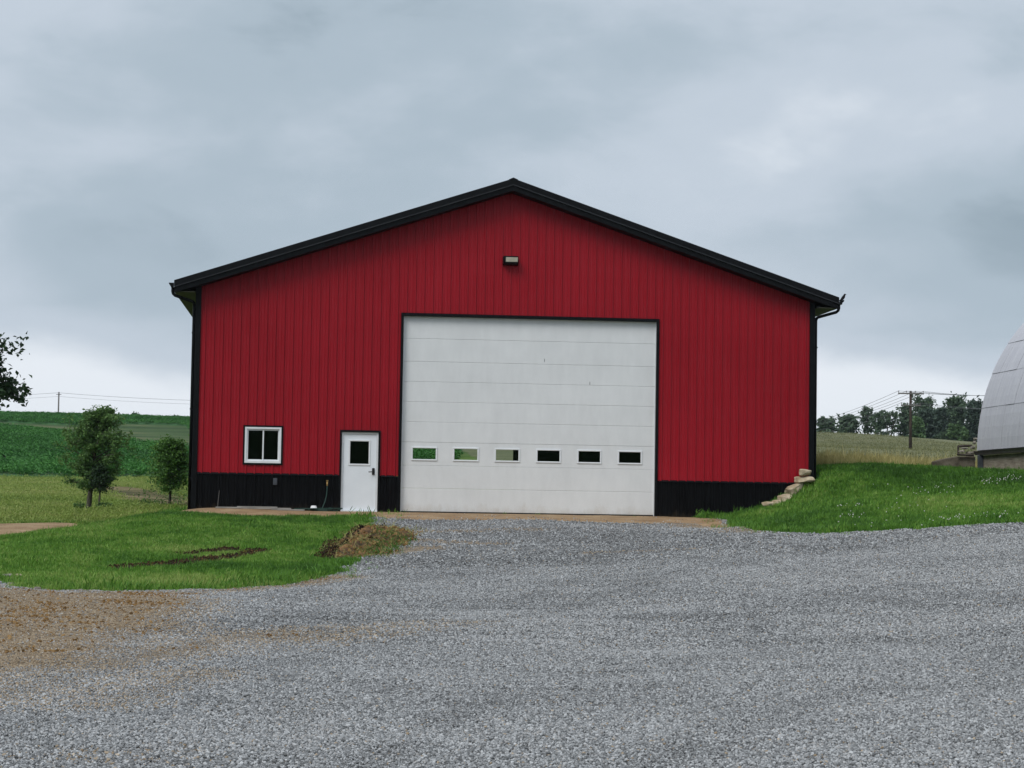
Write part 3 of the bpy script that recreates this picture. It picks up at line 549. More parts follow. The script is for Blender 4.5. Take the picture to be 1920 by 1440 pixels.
for r, h in lt: mb.v += [(r*math.cos(a), r*math.sin(a), h) for a in np.linspace(0, 2*math.pi, n, endpoint=False)]
mb.f += [(i*n+k, i*n+(k+1) % n, (i+1)*n+(k+1) % n, (i+1)*n+k) for i in range(len(lt)-1) for k in range(n)]; mb.build('tub_body', M['plastic'], tub, True)
MB().tube([(.104*math.cos(a), .104*math.sin(a), .008) for a in np.linspace(0, 2*math.pi, 17)], .006, 5).build('tub_rim', M['plastic'], tub, True)
for (pa, pb, y, wd, th, rz, lab) in ((404, 452, -.42, .14, .04, .02, 'short grey weathered board on the dirt by the barn corner'), (444, 520, -.20, .10, .07, -.01, 'long grey weathered board leaning along the black wainscot under the window'), (508, 546, -.33, .12, .06, .01, 'grey weathered board lying between the long board and the hose'), (520, 571, -.62, .16, .035, .03, 'flat grey plank on the dirt reaching the coiled hose')):
    xa, xb = at(pa, 958, y)[0], at(pb, 958, y)[0]; bo = MB().box(-(xb-xa)/2, (xb-xa)/2, -wd/2, wd/2, 0, th).build('plank', M['board'], None, bevel=.006)
    bo.location = ((xa+xb)/2, y, tz((xa+xb)/2, y)+.026); bo.rotation_euler = (.02, 0, rz); tag(bo, lab, 'plank', 'old planks along the barn wall')
q = at(409, 950, -.15); tag(MB().tube([(q[0]-.02, -.2, -.05), (q[0], -.16, .25), (q[0]+.02, -.10, .50)], .008, 6).build('thin_stake', M['paleoak']), 'thin upright stake leaning on the black wainscot by the barn corner', 'stake')
# rocks
import bmesh
def rock_mesh(name, sx, sy, sz, seed, sub=3, power=.42, amp=.12):
    bm = bmesh.new(); bmesh.ops.create_icosphere(bm, subdivisions=sub, radius=1)
    r = np.random.default_rng(seed); ph = r.uniform(0, 9, 3); cuts = [(np.array(c)/np.linalg.norm(c), h) for c, h in zip(r.normal(size=(7, 3)), r.uniform(.62, .95, 7))]
    for v_ in bm.verts:
        p = np.array(v_.co); p = np.sign(p)*np.abs(p)**power; p *= .84
        for c, h in cuts:
            e = p@c-h
            if e > 0: p = p-c*e*.97
        p = p*(1+amp*.5*(math.sin(p[0]*3.1+ph[0])*math.sin(p[1]*2.7+ph[1])+.5*math.sin(p[2]*6+ph[2]+p[0]*4)))
        v_.co = (p[0]*sx/2, p[1]*sy/2, p[2]*sz/2)
    me = bpy.data.meshes.new(name); bm.to_mesh(me); bm.free(); return me
def rock(name, loc, size, seed, mat, rot, label, cat, group, **k):
    me = rock_mesh(name, *size, seed, **k); o = link(name, me, None, mat); o.location = loc; o.rotation_euler = rot; tag(o, label, cat, group); return o
G1 = 'limestone blocks stepping up the bank'
for k, (xa, xb, ya, yb, dep, ry, lab) in enumerate([
  (1495, 1521, 878.5, 893, .5, .03, 'topmost tan limestone block of the stepped stones by the barn corner trim'),
  (1490, 1527, 892.5, 907, .6, -.04, 'wide flat limestone block directly under the topmost stone by the barn corner'),
  (1471, 1508, 907, 932, .6, -.32, 'large tilted yellowish limestone block, biggest of the stepped stones'),
  (1460, 1485, 929.5, 943, .5, -.2, 'rounded tan stone just below the large tilted limestone block'),
  (1448, 1463, 940, 948, .4, -.2, 'small flat stone half buried in grass between the rounded stone and the lowest one'),
  (1431, 1449, 943.5, 951, .4, -.15, 'lowest pale flat stone at the foot of the stepped limestone blocks')]):
    yy = -.42 if k < 3 else -.85; a, b_ = at(xa, ya-(3 if k > 2 else 0), yy), at(xb, yb, yy); c = (a+b_)/2
    rock('limestone_block', (c[0], yy, c[2]), ((b_[0]-a[0])*1.08, dep, (a[2]-b_[2])*1.12), 40+k, M['stone'], (0.05, ry, .1*k), lab, 'stone', G1)
# ================================================================== arched barn on the right
AX, AY = at(1833, 850, 0)[0], 0
far = P(1833, 847, 62); ex, ey, ez = far; eg = tz(ex, ey)
arch = empty('arched_barn', (ex, ey, eg)); tag(arch, 'old barn with curved galvanised roof on a low concrete wall', 'barn')
AL = 19.0; R_ = 5.1
def ap(th): return (R_*(1-math.cos(th))*1.0, R_*math.sin(th)*1.12)
rows = [0.0, .245, .445, .64, .83, 1.02, 1.2, 1.36]
ez0 = ez-eg+.04; pw = .762
for i in range(len(rows)-1):
    for j in range(int(AL/pw)):
        mb = MB(); jit = random.uniform(-.004, .004); ys = [(-j*pw+.03, 0), (-j*pw-.0, .006), (-j*pw-.03, .0), (-j*pw-pw*.5+.02, 0), (-j*pw-pw*.5, .003), (-j*pw-pw*.5-.02, 0), (-(j+1)*pw+.028, 0)]
        ths = np.linspace(rows[i]-(.012 if i else 0), rows[i+1], 5); vs_ = []
        for kk, th in enumerate(ths):
            x, zz = ap(th); nx, nz_ = -math.cos(th), math.sin(th); lift = .012*(1-kk/4)+jit+.002
            vs_ += [(x+nx*(h+lift), yy, ez0+zz+nz_*(h+lift)) for yy, h in ys]
        n = len(ys); mb.add(vs_, [(a*n+b_, a*n+b_+1, (a+1)*n+b_+1, (a+1)*n+b_) for a in range(4) for b_ in range(n-1)])
        mb.build('roof_sheet', M['galv'], arch)
thm = rows[-1]; xm, zm = ap(thm); full = [ap(th) for th in np.linspace(0, thm, 24)]; W_ = 2*xm+.6
right = [(W_-x, zz) for x, zz in full[::-1]]
mb = MB().prism([(x+.012, zz-.012) for x, zz in full]+[(x-.012, zz-.012) for x, zz in right]+[(x-.14, zz) for x, zz in right[::-1]]+[(x+.14, zz-.05) for x, zz in full[::-1]], lambda p: (p[0], -.02, ez0+p[1]), lambda p: (p[0], -AL, ez0+p[1])); mb.build('roof_shell', M['galv'], arch)
for yy in (-.25, -AL+.2): MB().prism([(.15, 0)]+[(x+.15, zz) for x, zz in full]+[(x-.15, zz) for x, zz in right]+[(W_-.15, 0)], lambda p: (p[0], yy, ez0+p[1]-.05), lambda p: (p[0], yy+.08, ez0+p[1]-.05)).build('end_wall', M['timber'], arch)
MB().box(.06, .30, -AL, -.0, -.6, ez0-.16).build('foundation_wall', M['formed'], arch)
MB().box(W_-.30, W_-.06, -AL, -.0, -1.5, ez0-.06).build('foundation_wall', M['formed'], arch)
MB().box(.31, W_-.31, -.28, -.02, -.6, ez0-.16).build('foundation_wall', M['oldwall'], arch)
gp = [(0, 0), (-.09, 0), (-.10, .05), (-.13, .12), (-.12, .12), (-.09, .06), (-.08, .012), (0, .012)]
MB().prism(gp, lambda p: (p[0]+.02, .05, ez0-.15+p[1]), lambda p: (p[0]+.02, -AL, ez0-.15+p[1])).build('gutter', M['brown_metal'], arch)
MB().box(.02, .055, -AL, -.001, ez0-.155, ez0-.005).build('eave_board', M['brown_metal'], arch)
MB().box(-.11, .05, -.42, -.30, -.15, ez0-.152).build('downspout', M['bluegrey'], arch, bevel=.02)
# retaining wall and what lies on it
ra, rb = P(1750, 864, 62.2), P(1829, 855, 62.2); lb = tz(ra[0], ra[1])
rwl = MB().prism([(ra[0], ra[2]-.6), (rb[0], rb[2]-1.0), (rb[0], rb[2]), (rb[0]-.55, rb[2]-.02), (ra[0]+.3, ra[2]+.06), (ra[0]+.02, ra[2]-.02)], lambda p: (p[0], ra[1], p[1]), lambda p: (p[0], ra[1]+.28, p[1]))
tag(rwl.build('retaining_wall', M['oldwall'], None, bevel=.02), 'low dark concrete wing wall running out from the arched barn corner', 'wall')
G2 = 'rubble stones piled at the barn corner'
for k, (px, py, wpx, hpx, dp, lab) in enumerate([(1803, 846, 13, 6, .3, 'pale rubble stone at the left end of the pile on the concrete wing wall'), (1817, 849, 12, 6, .35, 'brown rubble stone in the bottom row of the pile on the wing wall'), (1827, 848, 11, 8, .3, 'rubble stone at the bottom of the pile touching the gutter end'), (1808, 840.5, 16, 4, .35, 'thin flat slab stone lying across the pile on the wing wall'), (1824, 839, 9, 9, .3, 'squarish rubble stone near the roof edge in the pile'), (1827, 830, 8, 8, .28, 'tan rubble stone second from the top beside the curved roof'), (1829, 823, 8, 6, .28, 'topmost pale rubble stone beside the curved roof edge')]):
    q = P(px, py, 62.4); rock('rubble_stone', q, (wpx*62.4/FPX, dp, hpx*62.4/FPX), 70+k, M['grey_stone'], (0, random.uniform(-.1, .1), random.uniform(-.3, .3)), lab, 'stone', G2, sub=2)
for (pa, pb, ya, yb, dd, lab) in ((1795, 1826, 852, 853.5, 62.1, 'dark old timber lying on the wing wall under the rubble stones'), (1797, 1822, 836.5, 835.5, 62.6, 'dark old timber lying across the top of the rubble pile')):
    a, b_ = P(pa, ya, dd), P(pb, yb, dd); tag(MB().tube([a, (a+b_)/2, b_], .04, 5).build('old_timber', M['timber']), lab, 'timber', 'old timbers at the wing wall')
a, b_ = P(1796.5, 836, 62.5), P(1796.5, 850, 62.5); tag(MB().tube([a, b_], .035, 5).build('timber_post', M['timber']), 'short dark upright post at the left end of the rubble pile', 'post')
# ================================================================== bird on the gutter
q = at(1583, 566, -.4); bz = 5.845; bird = empty('bird', (8.80+.085+.045, -.40, bz), math.radians(8)); bird.scale = (1.25, 1.5, 1.25); tag(bird, 'small black bird perched on the gutter end of the red barn', 'bird')
MB().tube([(-.07, 0, .018), (-.045, 0, .030), (-.018, 0, .052), (.004, 0, .080), (.018, 0, .104), (.026, 0, .122), (.036, 0, .138), (.050, 0, .146), (.060, 0, .147)], [.010, .020, .031, .034, .029, .022, .0225, .016, .005], 12).build('body', M['bird'], bird, True)
MB().add([(-.05, -.010, .034), (-.05, .010, .034), (-.125, .016, -.012), (-.125, -.016, -.012), (-.05, -.010, .020), (-.05, .010, .020), (-.122, .016, -.020), (-.122, -.016, -.020)], [(0, 1, 2, 3), (7, 6, 5, 4), (0, 3, 7, 4), (1, 5, 6, 2), (2, 6, 7, 3)]).build('tail', M['bird'], bird)
MB().tube([(.058, 0, .143), (.085, 0, .142)], [.006, .001], 6).build('beak', M['bird_leg'], bird)
for s in (-1, 1):
    MB().tube([(-.002, .012*s, .05), (.004, .013*s, .022), (0, .013*s, .0)], .0025, 5).build('leg', M['bird_leg'], bird)
    MB().add([(.012, .027*s, .095), (-.03, .026*s, .06), (-.07, .014*s, .022), (-.02, .030*s, .045), (.012, .030*s, .075)], [(0, 1, 2, 3, 4)]).build('wing', M['bird'], bird)
# ================================================================== utility poles and wires
def upole(base, h, arms, label, mat, r=.14, pins=True, aw=1.25, group='wooden utility poles', yaw=0.0):
    o = empty('utility_pole', base, yaw); tag(o, label, 'utility pole', group)
    MB().tube([(0, 0, -.6), (0, 0, h*.5), (0, 0, h)], [r, r*.85, r*.7], 10).build('post', mat, o, True)
    for z0, w_ in arms:
        MB().box(-w_, w_, -.16, -.05, z0-.06, z0+.06).build('crossarm', M['paleoak'], o)
        if pins:
            for xx in (-w_+.05, -w_*.36, w_*.36, w_-.05): MB().tube([(xx, -.1, z0+.06), (xx, -.1, z0+.13), (xx, -.1, z0+.15), (xx, -.1, z0+.24)], [.02, .02, .05, .04], 6).build('insulator', M['insul'], o)
    return o
D1 = 175.0; pt = P(1707.5, 733, D1); pb = tz(pt[0], pt[1]); H1 = pt[2]-pb
za, zb = P(1706, 738, D1)[2]-pb, P(1706, 760, D1)[2]-pb
upole((pt[0], pt[1], pb), H1, [(za, 1.15), (zb, .88)], 'dark wooden utility pole with two crossarms in the hay field', M['polewood'], .15)
p2 = P(1400, 800, 330); g2 = tz(p2[0], p2[1]); upole((p2[0], p2[1], g2), H1, [(za, 1.15), (zb, .88)], 'dark wooden utility pole hidden beyond the red barn', M['polewood'], .15)
p3 = P(2300, 640, 110); g3 = tz(p3[0], p3[1]); upole((p3[0], p3[1], g3), H1, [(za, 1.15), (zb, .88)], 'dark wooden utility pole beyond the arched barn', M['polewood'], .15)
def wire(a, b_, sag, r, label, group):
    a, b_ = np.array(a), np.array(b_); pts = [a+(b_-a)*q-np.array([0, 0, sag*4*q*(1-q)]) for q in np.linspace(0, 1, 17)]
    tag(MB().tube(pts, r, 5).build('power_wire', M['wire']), label, 'wire', group)
z2, z3 = p2[2]+.0, p3[2]
for (zz, w_, offs, what) in ((za+.22, 1.1, (-1.1, -.4, .4, 1.1), 'upper'), (zb+.22, .83, (-.83, .83), 'lower')):
    for xx in offs:
        a = (pt[0]+xx, pt[1]-.1, pb+zz)
        wire(a, (p2[0]+xx, p2[1]-.1, g2+zz), 1.6, .016, f'power wire from the {what} crossarm running down behind the red barn', f'wires on the {what} crossarm towards the red barn')
        wire(a, (p3[0]+xx, p3[1]-.1, g3+zz), .8, .012, f'power wire from the {what} crossarm running to behind the arched barn roof', f'wires on the {what} crossarm towards the arched barn')
D2 = 420.0; q1 = P(110.5, 735, D2); b1 = tz(q1[0], q1[1]); H2 = q1[2]-b1
upole((q1[0], q1[1], b1), H2, [(H2-.5, .5)], 'lone thin pole on the crest beyond the soybean field', M['paleoak'], .2, False, group=None)
for qx, qy, lab in ((-700, 740, 'pole wire running from the lone crest pole away from the red barn'), (760, 744, 'pole wire running from the lone crest pole to behind the red barn')):
    e = P(qx, qy, D2); wire((q1[0], q1[1], q1[2]-.15), (e[0], e[1], e[2]), 1.3, .028, lab+', upper', None); wire((q1[0], q1[1], q1[2]-.9), (e[0], e[1], e[2]-.8), 1.3, .02, lab+', lower', None)
# ================================================================== trees
def leaf_mesh(name, Pt, size, r, mat, up=.5):
    n = len(Pt); nrm = r.normal(size=(n, 3)); nrm[:, 2] = np.abs(nrm[:, 2])+up; nrm /= np.linalg.norm(nrm, axis=1)[:, None]
    a = np.cross(nrm, r.normal(size=(n, 3))); a /= np.linalg.norm(a, axis=1)[:, None]+1e-9; b_ = np.cross(nrm, a)
    s = (size*r.uniform(.6, 1.3, n))[:, None]; fold = nrm*s*.18
    V = np.stack([Pt-a*s*.6, Pt-b_*s*.38+fold, Pt+a*s*.7, Pt+b_*s*.38+fold], 1).reshape(-1, 3)
    i = np.arange(n)*4; F = np.concatenate([np.stack([i, i+1, i+2], 1), np.stack([i, i+2, i+3], 1)])
    return np_mesh(name, V, F, mat)
def tree(label, base, H, env, c0, leaf, nleaf, size, seed, nlimb=34, rtrunk=None, lean=(0, 0), group=None, up=.35, sig=.055, name='tree', bark='bark', cat='tree', twigs=5, lfrac=.35, trunks=1, spread=0.0, rise=(.05, .45)):
    r = np.random.default_rng(seed); o = empty(name, base); tag(o, label, cat, group)
    rt = rtrunk or H*.02; T = MB(); centers = []
    for tk in range(trunks):
        off = np.array([math.cos(tk*2.4), math.sin(tk*2.4)])*spread*H*(trunks > 1)
        tp = [np.array([lean[0]*H*q*q+.012*H*math.sin(5*q+seed+tk)+off[0]*q, lean[1]*H*q*q+.012*H*math.cos(4*q+seed)+off[1]*q, -.15+(H*.93+.15)*q]) for q in np.linspace(0, 1, 9)]
        T.tube(tp, [rt*(1.25-1.15*q)+.004*H*.3 for q in np.linspace(0, 1, 9)], 7)
        for k in range(nlimb//trunks):
            q = c0+(1-c0)*((k+.5)/(nlimb//trunks))**.9; hh = q*H; ti = (hh+.15)/(H*.93+.15)*8; ti = min(ti, 7.99); i = int(ti); st = tp[i]*(1-ti+i)+tp[i+1]*(ti-i)
            start = st-np.array([0, 0, .10*H*(q-c0+.15)]); start[2] = max(start[2], .1*H)
            ang = k*2.399+seed+r.uniform(-.3, .3); rad = env((q-c0)/(1-c0))*H*r.uniform(.62, 1.08)
            end = np.array([st[0]+math.cos(ang)*rad, st[1]+math.sin(ang)*rad, st[2]+rad*r.uniform(*rise)])
            mid = (start+end)/2+np.array([0, 0, .08*rad])
            T.tube([start, mid, end], [rt*.42*(1.2-q*.8), rt*.26*(1.2-q*.8), rt*.08], 5)
            for _ in range(twigs):
                w_ = r.uniform(lfrac, 1.02); c = (start*(1-w_)**2+2*mid*w_*(1-w_)+end*w_*w_)
                tip = c+r.normal(size=3)*rad*.20+np.array([0, 0, .05*rad]); centers.append((tip, (tip-c)))
                T.tube([c, tip], [rt*.10, rt*.03], 3)
    cs = np.array([c for c, _ in centers]); ds = np.array([d for _, d in centers]); k = r.integers(0, len(cs), nleaf)
    Pt = cs[k]+ds[k]*r.uniform(-.9, .35, nleaf)[:, None]+r.normal(size=(nleaf, 3))*sig*H*r.uniform(.4, 1.2, len(cs))[k][:, None]*np.array([1, 1, .75])
    Pt[:, 2] = np.maximum(Pt[:, 2], .03*H)
    T.build('trunk', M[bark], o, True); link('crown', leaf_mesh('crown', Pt, size, r, M[leaf], up), o); return o
oval = lambda t: .30*math.sin(math.pi*min(max(.12+.80*t, 0), 1))**.8
def gb(px, d): r = ray(px, 900); p = C+r*(d/r[1]); return (p[0], p[1], tz(p[0], p[1]))
def top_h(px, py, d, b): return P(px, py, d)[2]-b[2]
b_ = gb(170, 75); tree('slender young shade tree with a dense green crown in the meadow beyond the lawn', b_, top_h(176, 764, 75, b_), lambda t: .31*math.sin(math.pi*(.26+.70*t))**.8, .20, 'leaf_mid', 13000, .085, 11, nlimb=46, lean=(.05, 0), twigs=6, sig=.026, rtrunk=.085)
b_ = gb(187, 74.2); tree('thin sapling with a small dark crown beside the young shade tree', b_, top_h(190, 872, 74.2, b_), lambda t: .30*math.sin(math.pi*(.2+.75*t)), .42, 'leaf_dark', 1300, .075, 5, nlimb=16, rtrunk=.04, sig=.06)
b_ = gb(321, 73); tree('bushy bright green young tree beside the black barn corner', b_, top_h(322, 824, 73, b_), lambda t: .32*math.sin(math.pi*(.25+.68*t))**.6, .22, 'leaf_bush', 7500, .08, 23, nlimb=40, rtrunk=.045, sig=.05, twigs=6)
for k, (px, d, h, lab) in enumerate([(150, 73.5, .13, 'low weedy tuft at the foot of the young shade tree, uphill side'), (197, 73.5, .12, 'low weedy tuft at the foot of the thin sapling'), (338, 76, .75, 'green weedy bush under the bright young tree by the barn corner'), (296, 77, .5, 'low green weeds at the meadow edge beside the bright young tree')]):
    b_ = gb(px, d); tree(lab, b_, h*1.4, lambda t: 1.6-.5*t, .08, 'leaf_mid' if k < 3 else 'leaf_bush', 900, .06, 90+k, nlimb=14, rtrunk=.012, sig=.16, name='weed_clump', cat='weeds', group=None)
# branch tips of a big tree whose trunk stands just outside the view
b_ = gb(-160, 47); tree('large dark-leaved tree reaching its branch tips past the soybean field', b_, 6.4, lambda t: .12+.25*math.exp(-((t-.22)/.28)**2)-.05*t, .42, 'leaf_dark', 60000, .11, 37, nlimb=64, rtrunk=.16, sig=.024, twigs=9, lfrac=.3, rise=(-.12, .18))
# far wood on the hill crest, each tree its own
FT = [(1548, 786, 41, 'leaf_far', 2600, .5, 'rounded far tree next to the red barn corner on the hill'), (1590, 780, 46, 'leaf_far', 2600, .5, 'broad far tree on the hill crest, second from the red barn'), (1626, 763, 30, 'leaf_far', 1200, .4, 'tall thin-crowned far tree with sky showing through, taller of the sparse ones'),
      (1646, 773, 26, 'leaf_far', 900, .4, 'narrow sparse far tree between the thin-crowned ones'), (1668, 770, 38, 'leaf_far', 1200, .4, 'sparse wide far tree with bare limbs just before the pole'), (1697, 758, 30, 'leaf_far', 1700, .5, 'far tree just behind the utility pole'),
      (1731, 747, 52, 'leaf_far', 3600, .55, 'large far tree with a pale top right beside the utility pole'), (1742, 770, 38, 'leaf_fardark', 2600, .5, 'dark far tree in front of the large pale-topped tree'), (1765, 765, 26, 'leaf_fardark', 1900, .5, 'dark narrow far tree between the two large trees'),
      (1791, 744, 50, 'leaf_far', 3800, .55, 'largest far tree of the wood, tall rounded crown'), (1828, 752, 36, 'leaf_fardark', 3400, .45, 'dark conifer-like far tree beside the curved roof'), (1860, 756, 36, 'leaf_fardark', 2600, .5, 'dark far tree behind the curved roof')]
for k, (px, py, wpx, lf, nl, c_, lab) in enumerate(FT):
    d = 285+random.uniform(-8, 14)+(8 if k in (6, 9) else 0); b_ = gb(px, d); H = P(px, py, d)[2]-b_[2]; wr = wpx*d/FPX/2
    sparse = nl < 1300
    tree(lab, b_, H, (lambda q: (lambda t: q*math.sin(math.pi*(.22+.70*t))**.6))(wr/H*1.0), .10 if not sparse else .35, lf, nl, .40 if not sparse else .33, 200+k, nlimb=26 if not sparse else 18, rtrunk=H*.02, sig=.055 if not sparse else .045, group='far trees on the hill crest', twigs=5, trunks=2 if k == 4 else 1, spread=.12, name='far_tree')
for k, (px, py, wpx, lf, lab, d) in enumerate([(1793, 801, 44, 'leaf_farlight', 'rounded green bush in front of the largest far tree', 262), (1768, 815, 24, 'leaf_far', 'small low bush left beside the rounded green bush at the wood edge', 262), (1719, 786, 24, 'leaf_farlight', 'lighter green bush behind the utility pole', 268)]):
    b_ = gb(px, d); H = P(px, py, d)[2]-b_[2]; wr = wpx*d/FPX/2
    tree(lab, b_, H, (lambda q: (lambda t: q*(1-.5*t*t)))(wr/H), .08, lf, 1900, .34, 300+k, nlimb=22, rtrunk=.08, sig=.09, group='bushes at the wood edge', name='far_bush', cat='bush')
# low hedge bumps along the far left crest
for k, px in enumerate((232, 252, 275, 306, 330, 350)):
    d = 305+k*2; b_ = gb(px, d); tree('low weedy bush on the far crest above the soybean field', b_, .55+.2*(k % 3 == 1), lambda t: .9-.3*t, .1, 'leaf_far', 260, .3, 400+k, nlimb=8, rtrunk=.03, sig=.25, name='crest_bush', cat='bush', group='low bushes on the far crest')
# ================================================================== scattered growth and stones (uncountable: one object each)
def proto(name, V, F, mat): o = bpy.data.objects.new(name, np_mesh(name, V, F, mat)); return o
def blade_clump(name, n, h, w_, spread, bend, mat, seed):
    r = np.random.default_rng(seed); Vs = []; Fs = []
    for k in range(n):
        a = r.uniform(0, 6.283); c = r.normal(size=2)*spread; hh = h*r.uniform(.6, 1.2); d = np.array([math.cos(a), math.sin(a)]); s = np.array([-d[1], d[0]])*w_*r.uniform(.7, 1.2)/2
        bd = bend*hh*r.uniform(.3, 1.3); b0 = len(Vs)
        for p, zz in ((c-s, -.01), (c+s, -.01), (c+d*bd*.4-s*.8, hh*.6), (c+d*bd*.4+s*.8, hh*.6), (c+d*bd, hh)): Vs.append((p[0], p[1], zz))
        Fs += [(b0, b0+1, b0+3), (b0, b0+3, b0+2), (b0+2, b0+3, b0+4)]
    return proto(name, Vs, Fs, mat)
def leaf_clump(name, n, rad, h, size, mat, seed):
    r = np.random.default_rng(seed); q = r.normal(size=(n, 3))*np.array([rad*.5, rad*.5, h*.22])+np.array([0, 0, h*.6]); me = leaf_mesh(name, q, size, r, mat, .8); return bpy.data.objects.new(name, me)
def scatter(name, pts, scl, tint, protos, tilt=.15, flat=None, seed=0, mat=None, label=None, free=False):
    r = np.random.default_rng(seed+99); n = len(pts); me = bpy.data.meshes.new(name); me.vertices.add(n); me.vertices.foreach_set('co', np.asarray(pts, np.float32).ravel())
    rot = np.stack([r.normal(size=n)*tilt, r.normal(size=n)*tilt, r.uniform(0, 6.283, n)], 1)
    if free: rot[:, :2] = r.uniform(0, 6.283, (n, 2))*.5-.8
    def A_(nm, ty, val, key): a = me.attributes.new(nm, ty, 'POINT'); a.data.foreach_set(key, np.asarray(val).ravel())
    A_('rot', 'FLOAT_VECTOR', rot.astype(np.float32), 'vector'); s = np.asarray(scl, np.float32)
    if s.ndim == 1: s = np.stack([s, s, s], 1)
    A_('scl', 'FLOAT_VECTOR', s, 'vector'); A_('tint', 'FLOAT', np.clip(tint, 0, 1).astype(np.float32), 'value'); A_('pick', 'INT', r.integers(0, len(protos), n).astype(np.int32), 'value')
    o = link(name, me); tag(o, kind='stuff')
    g = bpy.data.node_groups.new(name, 'GeometryNodeTree'); g.interface.new_socket('Geometry', in_out='INPUT', socket_type='NodeSocketGeometry'); g.interface.new_socket('Geometry', in_out='OUTPUT', socket_type='NodeSocketGeometry')
    gi, go = g.nodes.new('NodeGroupInput'), g.nodes.new('NodeGroupOutput'); ip = g.nodes.new('GeometryNodeInstanceOnPoints'); jn = g.nodes.new('GeometryNodeJoinGeometry')
    for pr in protos[::-1]:
        oi = g.nodes.new('GeometryNodeObjectInfo'); oi.inputs[0].default_value = pr; oi.inputs['As Instance'].default_value = True; g.links.new(oi.outputs['Geometry'], jn.inputs[0])
    def NA(nm, ty): a = g.nodes.new('GeometryNodeInputNamedAttribute'); a.data_type = ty; a.inputs[0].default_value = nm; return a.outputs[0]
    g.links.new(gi.outputs[0], ip.inputs['Points']); g.links.new(jn.outputs[0], ip.inputs['Instance']); ip.inputs['Pick Instance'].default_value = True
    g.links.new(NA('pick', 'INT'), ip.inputs['Instance Index']); g.links.new(NA('rot', 'FLOAT_VECTOR'), ip.inputs['Rotation']); g.links.new(NA('scl', 'FLOAT_VECTOR'), ip.inputs['Scale']); g.links.new(ip.outputs[0], go.inputs[0])
    md = o.modifiers.new('scatter', 'NODES'); md.node_group = g
    if label: tag(o, label, 'grass')
    return o
def rand_pts(n, x0, x1, y0, y1, ok, seed):
    r = np.random.default_rng(seed); x = r.uniform(x0, x1, n); y = r.uniform(y0, y1, n); k = ok(x, y); x, y = x[k], y[k]; return x, y, terr(x, y)
half = lambda y: (np.asarray(y)-C[1])
def inview(x, y, m_=1.5):                                   # the wedge of land in front of the viewer, with a margin
    d = half(y); return (x > C[0]-.165*d-m_) & (x < C[0]+.35*d+m_) & (d > 8)
barnfree = lambda x, y: ~((x > -8.5) & (x < 8.5) & (y > -.25) & (y < 24.5))
lawn_ok = lambda x, y: inview(x, y) & barnfree(x, y) & (gsd(x, y) < .03) & (ssd(x, y) < .0) & (psd(x, y) < 0) & (rsd(x, y) < .02+.05*np.sin(x*40)) & (moundd(x, y) > .62+.5*(x > M1[0]+.5))
bl = [blade_clump('grass_clump', 12, .085, .012, .07, .45, M['blade'], k) for k in range(4)]
x, y, z = rand_pts(330000, -15, 22, -28, 9, lawn_ok, 1)
tint = .52+.50*fbm(x*.30, y*.30, 2, 3)+.25*fbm(x*2, y*2, 6, 2)+rng.normal(size=len(x))*.15-.10*(x > 5)
scatter('lawn_grass', np.stack([x, y, z], 1), (.55+.75*vnoise(x*.9, y*.9, 3)*vnoise(x*3.1, y*3.1, 8)+.25*rng.random(len(x)))*(1+.25*(x > 5)), tint, bl, .2, seed=1)
vb = [blade_clump('meadow_clump', 12, .055, .03, .16, .9, M['valley_blade'], 20+k) for k in range(3)]
x, y, z = rand_pts(80000, -30, -5, 4, 62, lambda x, y: inview(x, y, 3) & barnfree(x, y) & (psd(x, y) < 0) & (x < -5+y*.02) & (brown_f(x, y) < .3+.5*rng.random(len(x))), 2)
scatter('meadow_grass', np.stack([x, y, z], 1), .7+.4*rng.random(len(x)), .42+.5*fbm(x*.12, y*.35, 22, 4)+rng.normal(size=len(x))*.08, vb, .2, seed=2)
sb = [leaf_clump('soy_plant', 34, .42, .40, .14, M['soy'], 40+k) for k in range(3)]
rowk = rng.integers(0, 250, 42000); y = 60+rowk*.76+rng.normal(size=len(rowk))*.08; x = rng.uniform(-72, 6, len(y)); k = (soysd(x, y) > .2) & inview(x, y, 4); x, y = x[k], y[k]; z = terr(x, y)+.1
scatter('soybean_plants', np.stack([x, y, z], 1), .8+.35*rng.random(len(x)), .45+.35*fbm(x*.1, y*.1, 33, 3)+rng.normal(size=len(x))*.12, sb, .2, seed=3)
hb = [blade_clump('hay_clump', 12, .13, .04, .30, 1.0, M['hay'], 60+k) for k in range(3)]
x, y, z = rand_pts(60000, 8, 70, 44, 212, lambda x, y: (hsd(x, y) > 0) & inview(x, y, 4) & (x > C[0]+.22*half(y)), 4)
scatter('hay_stubble', np.stack([x, y, z], 1), .7+.5*rng.random(len(x)), .42+.5*fbm(x*.04, y*.35, 44, 4)+rng.normal(size=len(x))*.08, hb, .2, seed=4)
tb = [blade_clump('tall_grass_clump', 12, .55, .016, .10, .5, M['straw'], 80+k) for k in range(3)]
ca, cb, cc2 = P(1545, 880, 62)[:2], P(1640, 872, 64)[:2], P(1775, 872, 66)[:2]
tall = lambda x, y: np.minimum(segdist(x, y, ca, cb)*2.0, segdist(x, y, cb, cc2))
x, y, z = rand_pts(26000, 5, 20, 4, 18, lambda x, y: (tall(x, y) < 1.9+.8*fbm(x, y, 3, 3)), 5)
scatter('tall_dry_grass', np.stack([x, y, z], 1), (.45+.5*rng.random(len(x)))*np.clip(1.25-tall(x, y)*.3, .5, 1.2), .5+.3*fbm(x*.8, y*.8, 55, 3)+rng.normal(size=len(x))*.15, tb, .25, seed=5)
